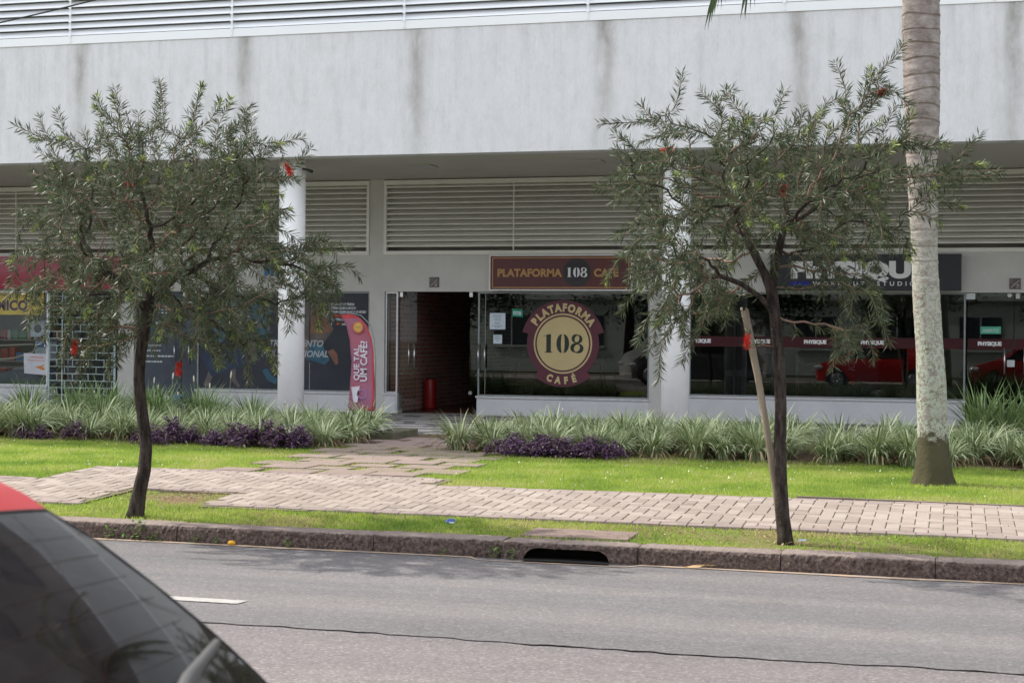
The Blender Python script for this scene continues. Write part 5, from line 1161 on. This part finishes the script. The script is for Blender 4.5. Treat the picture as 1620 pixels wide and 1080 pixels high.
# litter
mBlu = M('crumpled_wrapper', (.08, .16, .50), (.6, .6, .6), 40, .4, mid=(.5, .6)); V = []
bm = bmesh.new(); bmesh.ops.create_icosphere(bm, subdivisions=2, radius=.035)
for v in bm.verts: v.co *= rnd.uniform(.6, 1.2); v.co.z = v.co.z*.6+.02; v.co.x *= 1.3
me = bpy.data.meshes.new('crumpled_wrapper'); bm.to_mesh(me); me.materials.append(mBlu); o = bpy.data.objects.new('crumpled_wrapper', me); COL.objects.link(o); o.location = (-3.79, 11.79, .15); tag(o, 'crumpled blue and white wrapper on the verge grass', 'litter')
bm = bmesh.new(); bmesh.ops.create_icosphere(bm, subdivisions=2, radius=.026)
for v in bm.verts: v.co.x *= 1.25; v.co.z = max(-.018, v.co.z*.8)+.018
me = bpy.data.meshes.new('yellow_scrap'); bm.to_mesh(me); me.materials.append(M('yellow_plastic', (.75, .38, .02), None, 20, .4)); o = bpy.data.objects.new('yellow_scrap', me); COL.objects.link(o); o.location = (-5.30, 11.04, .006); tag(o, 'small yellow plastic scrap in the gutter by the kerb', 'litter')
g = MB(); g.add([(-1.80, 11.0, .012), (-1.70, 11.01, .02), (-1.60, 11.03, .07), (-1.66, 11.03, .03), (-1.75, 11.03, .03)], [(0, 1, 3, 4), (1, 2, 3)]); g.tube([(-1.82, 11.02, .01), (-1.72, 11.03, .03), (-1.6, 11.02, .035)], .004, 5)
tag(g.build('dry_leaf', M('dry_leaf_tan', (.50, .36, .20), (.4, .26, .13), 30, .9)), 'dry tan leaf lying in the gutter right of the drain', 'leaf')
g = MB(); g.add([(-1.09, 11.66, .15), (-1.02, 11.65, .155), (-1.03, 11.69, .165), (-1.08, 11.69, .16)], [(0, 1, 2, 3)]); tag(g.build('paper_scrap', mPaper), 'tiny white paper scrap right of the right tree base', 'litter')

# ================================================================== CARS
mCarRed = M('car_red', (.50, .008, .012), (.46, .008, .010), 2, .35, .4, coat=.35)
mCarRed2 = M('car_red_darker', (.36, .008, .010), (.33, .008, .010), 2, .25, .5, coat=1.)
mCarGrey = M('car_grey', (.10, .10, .105), (.09, .09, .095), 2, .25, .5, metal=.5, coat=1.); mCarWhite = M('van_white', (.70, .70, .68), (.66, .66, .64), 2, .3, .5, coat=.6)
mCG, t, p = base('car_glass', .03, .22); t.links.new(ramp(t, noise(t, 5, 7, .75), [(.4, (.010, .008, .008)), (.7, (.028, .024, .023))]), p.inputs['Base Color'])
t.links.new(ramp(t, noise(t, 3, 5), [(.4, (.03,)*3), (.75, (.075,)*3)]), p.inputs['Roughness'])
mRub = M('black_rubber', (.02, .02, .02), None, 20, .7); mRim = M('wheel_rim', (.5, .5, .52), None, 10, .3, .5, metal=.8); mLens = M('lamp_lens', (.6, .62, .6), None, 5, .1, .6); mTail = M('tail_lens', (.4, .01, .01), None, 5, .15, .6)
mHeat = M('heater_line', (.060, .034, .032), None, 9, .5)
def car(name, X, Yc, prof, hwz, taper, glassr, glassf, sides, wheels, mbody, label, wr=.31, rear=False, bulge=.13, flip=1, sc=1.):
    """prof: centre line from rear bumper bottom over the roof to front bumper bottom, x=0 at the rear, negative forward"""
    root = empty(name, (X, Yc, 0), label, 'car')
    hz, hw_ = zip(*hwz); tx, tf = zip(*taper)
    L = -min(q[0] for q in prof)
    def HW(x, z): return float(np.interp(z, hz, hw_)*np.interp(x, tx, tf))
    def skin(x, z, v, off=0., hs=None):
        bl = bulge*max(0, 1+x/1.3) if x > -1.3 else -bulge*1.1*max(0, 1-(x+L)/1.6)
        hh = HW(x, z) if hs is None else hs
        return (X+flip*(x-bl*v*v+off*.6), Yc+hh*v, z-.03*v*v*(1 if z > .9 else .3)+off)
    # resample the profile
    P = []
    for a, b in zip(prof[:-1], prof[1:]):
        k = max(1, int(math.hypot(a[0]-b[0], a[1]-b[1])/.07))
        for i in range(k): P.append((a[0]+(b[0]-a[0])*i/k, a[1]+(b[1]-a[1])*i/k))
    P.append(prof[-1])
    for _ in range(2): P = [P[0]]+[((P[i-1][0]+2*P[i][0]+P[i+1][0])/4, (P[i-1][1]+2*P[i][1]+P[i+1][1])/4) for i in range(1, len(P)-1)]+[P[-1]]
    g = MB(); g.smooth = True; nv = 16
    vs_ = [skin(x, z, -1+2*j/nv) for x, z in P for j in range(nv+1)]
    g.add(vs_, [(i*(nv+1)+j, i*(nv+1)+j+1, (i+1)*(nv+1)+j+1, (i+1)*(nv+1)+j) for i in range(len(P)-1) for j in range(nv)])
    for s in (-1, 1):
        vs_ = []; nz = 12
        for x, z in P:
            e = skin(x, z, s); 
            for k in range(nz+1):
                zz = e[2]+(.24-e[2])*k/nz if e[2] > .24 else e[2]; w0 = HW(x, z); f_ = min(1, k/1.0)
                hh = HW(x, zz); hh = hh if k else w0
                vs_.append((e[0], Yc+s*hh, zz))
        g.add(vs_, [(i*(nz+1)+k, i*(nz+1)+k+1, (i+1)*(nz+1)+k+1, (i+1)*(nz+1)+k) for i in range(len(P)-1) for k in range(nz)])
    body = g.build('body', mbody, root, fix=True)
    def glass(nm, edge, mat=mCG, off=.006, nu=20):
        g = MB(); g.smooth = True; vs_ = []
        for x, z, hs in edge:
            for j in range(nu+1): vs_.append(skin(x, z, -1+2*j/nu, off, hs))
        m_ = len(edge); g.add(vs_, [(i*(nu+1)+j, i*(nu+1)+j+1, (i+1)*(nu+1)+j+1, (i+1)*(nu+1)+j) for i in range(m_-1) for j in range(nu)]); return g.build(nm, mat, root, fix=False)
    rg_ = glass('rear_window', glassr) if glassr else None
    if glassf: glass('windscreen', glassf)
    for s in (-1, 1):
        for poly in sides:
            g = MB(); g.smooth = True; (xa0, xb0, za), (xa1, xb1, zb) = poly; vs_ = []; nz, nx = 5, 8
            for k in range(nz+1):
                f_ = k/nz; z = za+(zb-za)*f_; xa, xb = xa0+(xa1-xa0)*f_, xb0+(xb1-xb0)*f_
                for i in range(nx+1): x = xa+(xb-xa)*i/nx; vs_.append((X+flip*x, Yc+s*(HW(x, z)+.007), z))
            g.add(vs_, [(k*(nx+1)+i, k*(nx+1)+i+1, (k+1)*(nx+1)+i+1, (k+1)*(nx+1)+i) for k in range(nz) for i in range(nx)]); g.build('side_window', mCG, root)
        for xw in wheels:
            hh = HW(xw, .5); cx = X+flip*xw
            g = MB(); n = 24; pts = [(cx+(wr+.055)*math.cos(PI*k/n), wr+(wr+.05)*math.sin(PI*k/n)) for k in range(n+1)]+[(cx-(wr+.055), .2), (cx+(wr+.055), .2)]
            g.prism(pts, 'y', Yc+s*(hh-.02), Yc+s*(hh+.004)); g.build('wheel_well_shade', mRub, root)  # black plate on the body in place of the shaded wheel well
            g = MB(); g.tube([(cx, Yc+s*(hh-.17), wr), (cx, Yc+s*(hh-.15), wr), (cx, Yc+s*(hh+.012), wr), (cx, Yc+s*(hh+.02), wr)], [wr-.03, wr, wr, wr-.02], 32); wh = g.build('wheel', mRub, root)
            g = MB(); g.tube([(cx, Yc+s*(hh+.021), wr), (cx, Yc+s*(hh+.026), wr)], [wr*.66, wr*.6], 28)
            for k in range(5): a = 2*PI*k/5; g.tube([(cx+.04*math.cos(a), Yc+s*(hh+.03), wr+.04*math.sin(a)), (cx+wr*.6*math.cos(a), Yc+s*(hh+.03), wr+wr*.6*math.sin(a))], .022, 6)
            g.build('rim', mRim, wh)
        xf, zf = -L+.18, [q for q in prof if q[0] < -L+.35][0][1]
        g = MB(); b = skin(-L+.16, .66, s*.72); bm_ = [(b[0], b[1], b[2])]
        c_ = Vector((X+flip*(-L+.20), Yc+s*HW(-L+.2, .66)*.88, .68)); n = 10
        vs_ = [tuple(c_+Vector((flip*.16*math.cos(PI*i/n)*math.cos(2*PI*j/12)*-1 if False else .20*math.sin(PI*i/n)*math.cos(2*PI*j/12), .10*math.sin(PI*i/n)*math.sin(2*PI*j/12), .085*math.cos(PI*i/n)))) for i in range(n+1) for j in range(12)]
        g.smooth = True; g.add(vs_, [(i*12+j, i*12+(j+1) % 12, (i+1)*12+(j+1) % 12, (i+1)*12+j) for i in range(n) for j in range(12)]); g.build('headlight', mLens, root)
        c_ = Vector((X+flip*(-.15), Yc+s*HW(-.15, .8)*.93, .80)); g = MB(); g.smooth = True
        vs_ = [tuple(c_+Vector((.09*math.sin(PI*i/n)*math.cos(2*PI*j/12), .07*math.sin(PI*i/n)*math.sin(2*PI*j/12), .15*math.cos(PI*i/n)))) for i in range(n+1) for j in range(12)]
        g.add(vs_, [(i*12+j, i*12+(j+1) % 12, (i+1)*12+(j+1) % 12, (i+1)*12+j) for i in range(n) for j in range(12)]); g.build('tail_light', mTail, root)
    return root, skin
hprof = [(-.06, .24), (.0, .36), (.0, .55), (-.03, .72), (-.09, .88), (-.20, .965), (-.28, 1.06), (-.36, 1.14), (-.43, 1.205), (-.52, 1.275), (-.61, 1.34), (-.69, 1.385), (-.72, 1.412), (-.78, 1.435), (-.95, 1.462), (-1.5, 1.49), (-2.0, 1.465), (-2.35, 1.41), (-2.75, 1.20), (-3.10, .98), (-3.45, .90), (-3.75, .78), (-3.87, .60), (-3.90, .42), (-3.84, .24)]
hhw = [(.2, .80), (.45, .83), (.7, .83), (.95, .795), (1.06, .735), (1.14, .685), (1.22, .645), (1.30, .615), (1.40, .59), (1.5, .57)]
htap = [(-3.95, .74), (-3.7, .86), (-3.3, .96), (-2.8, 1), (-.9, 1), (-.45, .985), (-.2, .93), (0, .82)]
hgl = [(-.215, .985, .70), (-.28, 1.06, .695), (-.36, 1.14, .67), (-.43, 1.205, .645), (-.52, 1.275, .618), (-.61, 1.34, .590), (-.685, 1.382, .57)]
hwin = [(-2.44, 1.365, .50), (-2.6, 1.285, .55), (-2.8, 1.175, .62), (-3.0, 1.05, .68)]
hsd = [((-.95, -1.85, .985), (-1.12, -1.85, 1.36)), ((-1.93, -2.85, .985), (-1.93, -2.35, 1.35))]
CX, CYc = -.508, 1.43
hprof = [(x, z+.016*min(1, z)) for x, z in hprof]; hgl = [(x, z+.015, h) for x, z, h in hgl]
rc, skin = car('parked_car', CX, CYc, hprof, hhw, htap, hgl, hwin, hsd, (-.72, -3.12), mCarRed, 'red hatchback in the near left foreground, seen from behind over its dark rear window')
def onglass(f, v, off=.008, tab=hgl):
    xs_ = [q[0] for q in tab]; k = f*(len(tab)-1); i = min(int(k), len(tab)-2); q = k-i
    x, z, h = (tab[i][j]+(tab[i+1][j]-tab[i][j])*q for j in range(3)); return skin(x, z, v, off, h)
# gasket round the glass, heater lines, wiper
g = MB(); path_ = [onglass(f, 1.0, .004) for f in np.linspace(0, 1, 12)]+[onglass(1, v, .004) for v in np.linspace(1, -1, 20)]+[onglass(f, -1.0, .004) for f in np.linspace(1, 0, 12)]
g.tube(path_, .0045, 8); g.build('window_gasket', mRub, rc)
g = MB()
for f in np.linspace(.12, .86, 11): g.tube([onglass(f, v, .0065) for v in np.linspace(-.9, .9, 24)], .00028, 4, cap=False)
g.build('heater_wires', mHeat, rc)
w0 = Vector(onglass(.02, .05, .03)); w1 = Vector(onglass(.60, .48, .03))
WP = [Vector(onglass(.20, -.08, .045)), Vector(onglass(.30, .17, .040)), Vector(onglass(.40, .49, .034)), Vector(onglass(.45, .79, .030))]
g = MB(); g.tube([tuple(q) for q in WP], [.015, .012, .009, .006], 10); wp = g.build('wiper', M('wiper_grey', (.11, .11, .112), None, 9, .5), rc)
g = MB(); g.tube([onglass(f, v, .014) for f, v in ((.20, -.10), (.30, .15), (.40, .46), (.445, .76))], .007, 6); g.build('wiper_blade', mRub, wp)
# other parked vehicles, reflected in the shop windows
car('parked_car', 4.35, 1.55, hprof, hhw, htap, hgl, hwin, hsd, (-.72, -3.12), mCarRed2, 'second red car, mirrored in the glass of the gym door at the right edge')
sprof = [(-.05, .3), (.0, .45), (0, .75), (-.06, .98), (-.12, 1.05), (-.42, 1.50), (-.6, 1.62), (-1.5, 1.68), (-2.4, 1.62), (-3.25, 1.12), (-3.4, 1.08), (-4.1, .98), (-4.35, .80), (-4.4, .5), (-4.35, .3)]
shw = [(.2, .84), (.5, .90), (1.05, .88), (1.6, .68), (1.8, .6)]; stap = [(-4.45, .74), (-4.2, .88), (-3.7, .97), (-3, 1), (-.5, 1), (0, .88)]
car('parked_car', -6.1, 1.6, sprof, shw, stap, [(-.15, 1.12, .72), (-.28, 1.30, .68), (-.40, 1.46, .64)], [(-2.55, 1.55, .60), (-2.9, 1.34, .68), (-3.18, 1.16, .76)], [((-.55, -1.95, 1.10), (-.75, -1.95, 1.52)), ((-2.03, -3.05, 1.10), (-2.03, -2.5, 1.50))], (-.85, -3.6), mCarGrey, 'dark grey car mirrored in the cafe window right of the round logo', wr=.36)
vprof = [(-.03, .35), (0, .5), (-.02, 1.2), (-.08, 1.9), (-.2, 2.25), (-1.0, 2.34), (-3.2, 2.32), (-3.9, 2.1), (-4.45, 1.45), (-4.6, 1.25), (-5.15, 1.05), (-5.35, .7), (-5.35, .35)]
vhw = [(.2, .92), (.6, .97), (1.3, .97), (2.1, .88), (2.4, .78)]; vtap = [(-5.4, .78), (-5.0, .94), (-4.3, 1), (0, .97)]
car('parked_van', -6.2, -1.9, vprof, vhw, vtap, [(-.05, 1.35, .78), (-.09, 1.8, .74), (-.14, 2.0, .72)], [(-4.0, 2.0, .72), (-4.2, 1.75, .8), (-4.42, 1.48, .86)], [((-1.2, -2.6, 1.35), (-1.2, -2.6, 1.95)), ((-2.8, -3.3, 1.35), (-2.8, -3.3, 1.95)), ((-3.5, -4.3, 1.35), (-3.5, -3.9, 1.95))], (-.95, -4.3), mCarWhite, 'white van mirrored in the cafe window behind the grey car', wr=.36, bulge=.05)
# ================================================================== ACROSS THE STREET (seen only as reflections)
OB = empty('apartment_building', (-2, -16, 0), 'pale apartment block with rows of windows, mirrored in the glass and the car window', 'building')
mOW = M('opposite_render', (.66, .70, .66), (.58, .62, .58), .6, .9); mOG = M('opposite_glass', (.06, .08, .09), None, 4, .1, .6); mOF = M('opposite_frame', (.75, .75, .73), None, 4, .6)
g = MB(); g.box(-22, 20, -28, -15, 0, 11); g.build('wall', mOW, OB)
for fl_ in range(3):
    for k in range(12):
        X = -20.2+k*3.4; z = 1.2+fl_*3.0; g = MB(); g.box(X, X+1.7, -15.02, -14.96, z, z+1.35); o = g.build('window', mOG, OB); g = MB()
        g.box(X-.08, X+1.78, -14.96, -14.90, z-.1, z); g.box(X+.82, X+.88, -14.955, -14.92, z, z+1.35); g.build('frame', mOF, o)
g = MB(); g.box(-22.3, 20.3, -28.3, -14.6, 11, 11.5)
for f_ in range(1, 4): g.box(-22, 20, -15.0, -14.8, f_*3.0+.25, f_*3.0+.45)
g.build('cornice', mOF, OB)
mDL = leafmat('street_tree_leaf', (.028, .055, .018), (.07, .11, .035), .6, .3, .15)
def bigtree(x, y, h, r_, seed, label):
    rg = np.random.default_rng(seed); root = empty('street_tree', (x, y, .1), label, 'tree', 'trees across the street')
    g = MB(); g.tube([(x, y, .1), (x+.1, y, h*.25), (x, y+.1, h*.5), (x, y, h*.85)], [.22, .18, .13, .03], 12)
    for k in range(7): a = rg.uniform(0, 6.28); e = rg.uniform(.4, .9)*r_; z = h*rg.uniform(.3, .5); g.tube([(x, y, z), (x+e*.5*math.cos(a), y+e*.5*math.sin(a), z+.18*h), (x+e*math.cos(a), y+e*math.sin(a), z+.35*h)], [.08, .05, .02], 7)
    g.build('trunk', mBark, root)
    V = []
    for k in range(60):
        c = rg.normal(size=3); c /= np.linalg.norm(c); c *= rg.random()**.4; c = np.array([x, y, h*.66])+c*[r_, r_, h*.36]; m_ = 240
        P = c+rg.normal(size=(m_, 3))*r_*.17; D_ = rg.normal(size=(m_, 3)); D_ /= np.linalg.norm(D_, axis=1)[:, None]; T_ = np.cross(D_, rg.normal(size=(m_, 3))); T_ /= np.linalg.norm(T_, axis=1)[:, None]
        V.append(np.stack([P, P+D_*.08+T_*.045, P+D_*.17, P+D_*.08-T_*.045], 1))
    V = np.concatenate(V); npmesh('crown', V.reshape(-1, 3), np.arange(len(V)*4).reshape(-1, 4), mDL, None, root)
for i, (x, y, h, r_, lb) in enumerate(((-19, -6.5, 8, 3.0, 'leafy street tree mirrored in the left gym glass'), (-12.5, -7.5, 9, 3.4, 'leafy street tree mirrored in the cafe doorway'), (-7.0, -6.5, 7.5, 2.8, 'leafy street tree mirrored above the white van'), (-1.5, -8, 9, 3.3, 'leafy street tree mirrored in the gym window beside the palm'), (3.6, -3.2, 5.0, 1.3, 'slim street tree mirrored in the gym door at the right edge'), (9.5, -7, 8, 3, 'leafy street tree beyond the right edge'))): bigtree(x, y, h, r_, 20+i, lb)
print('objects', len(COL.objects))
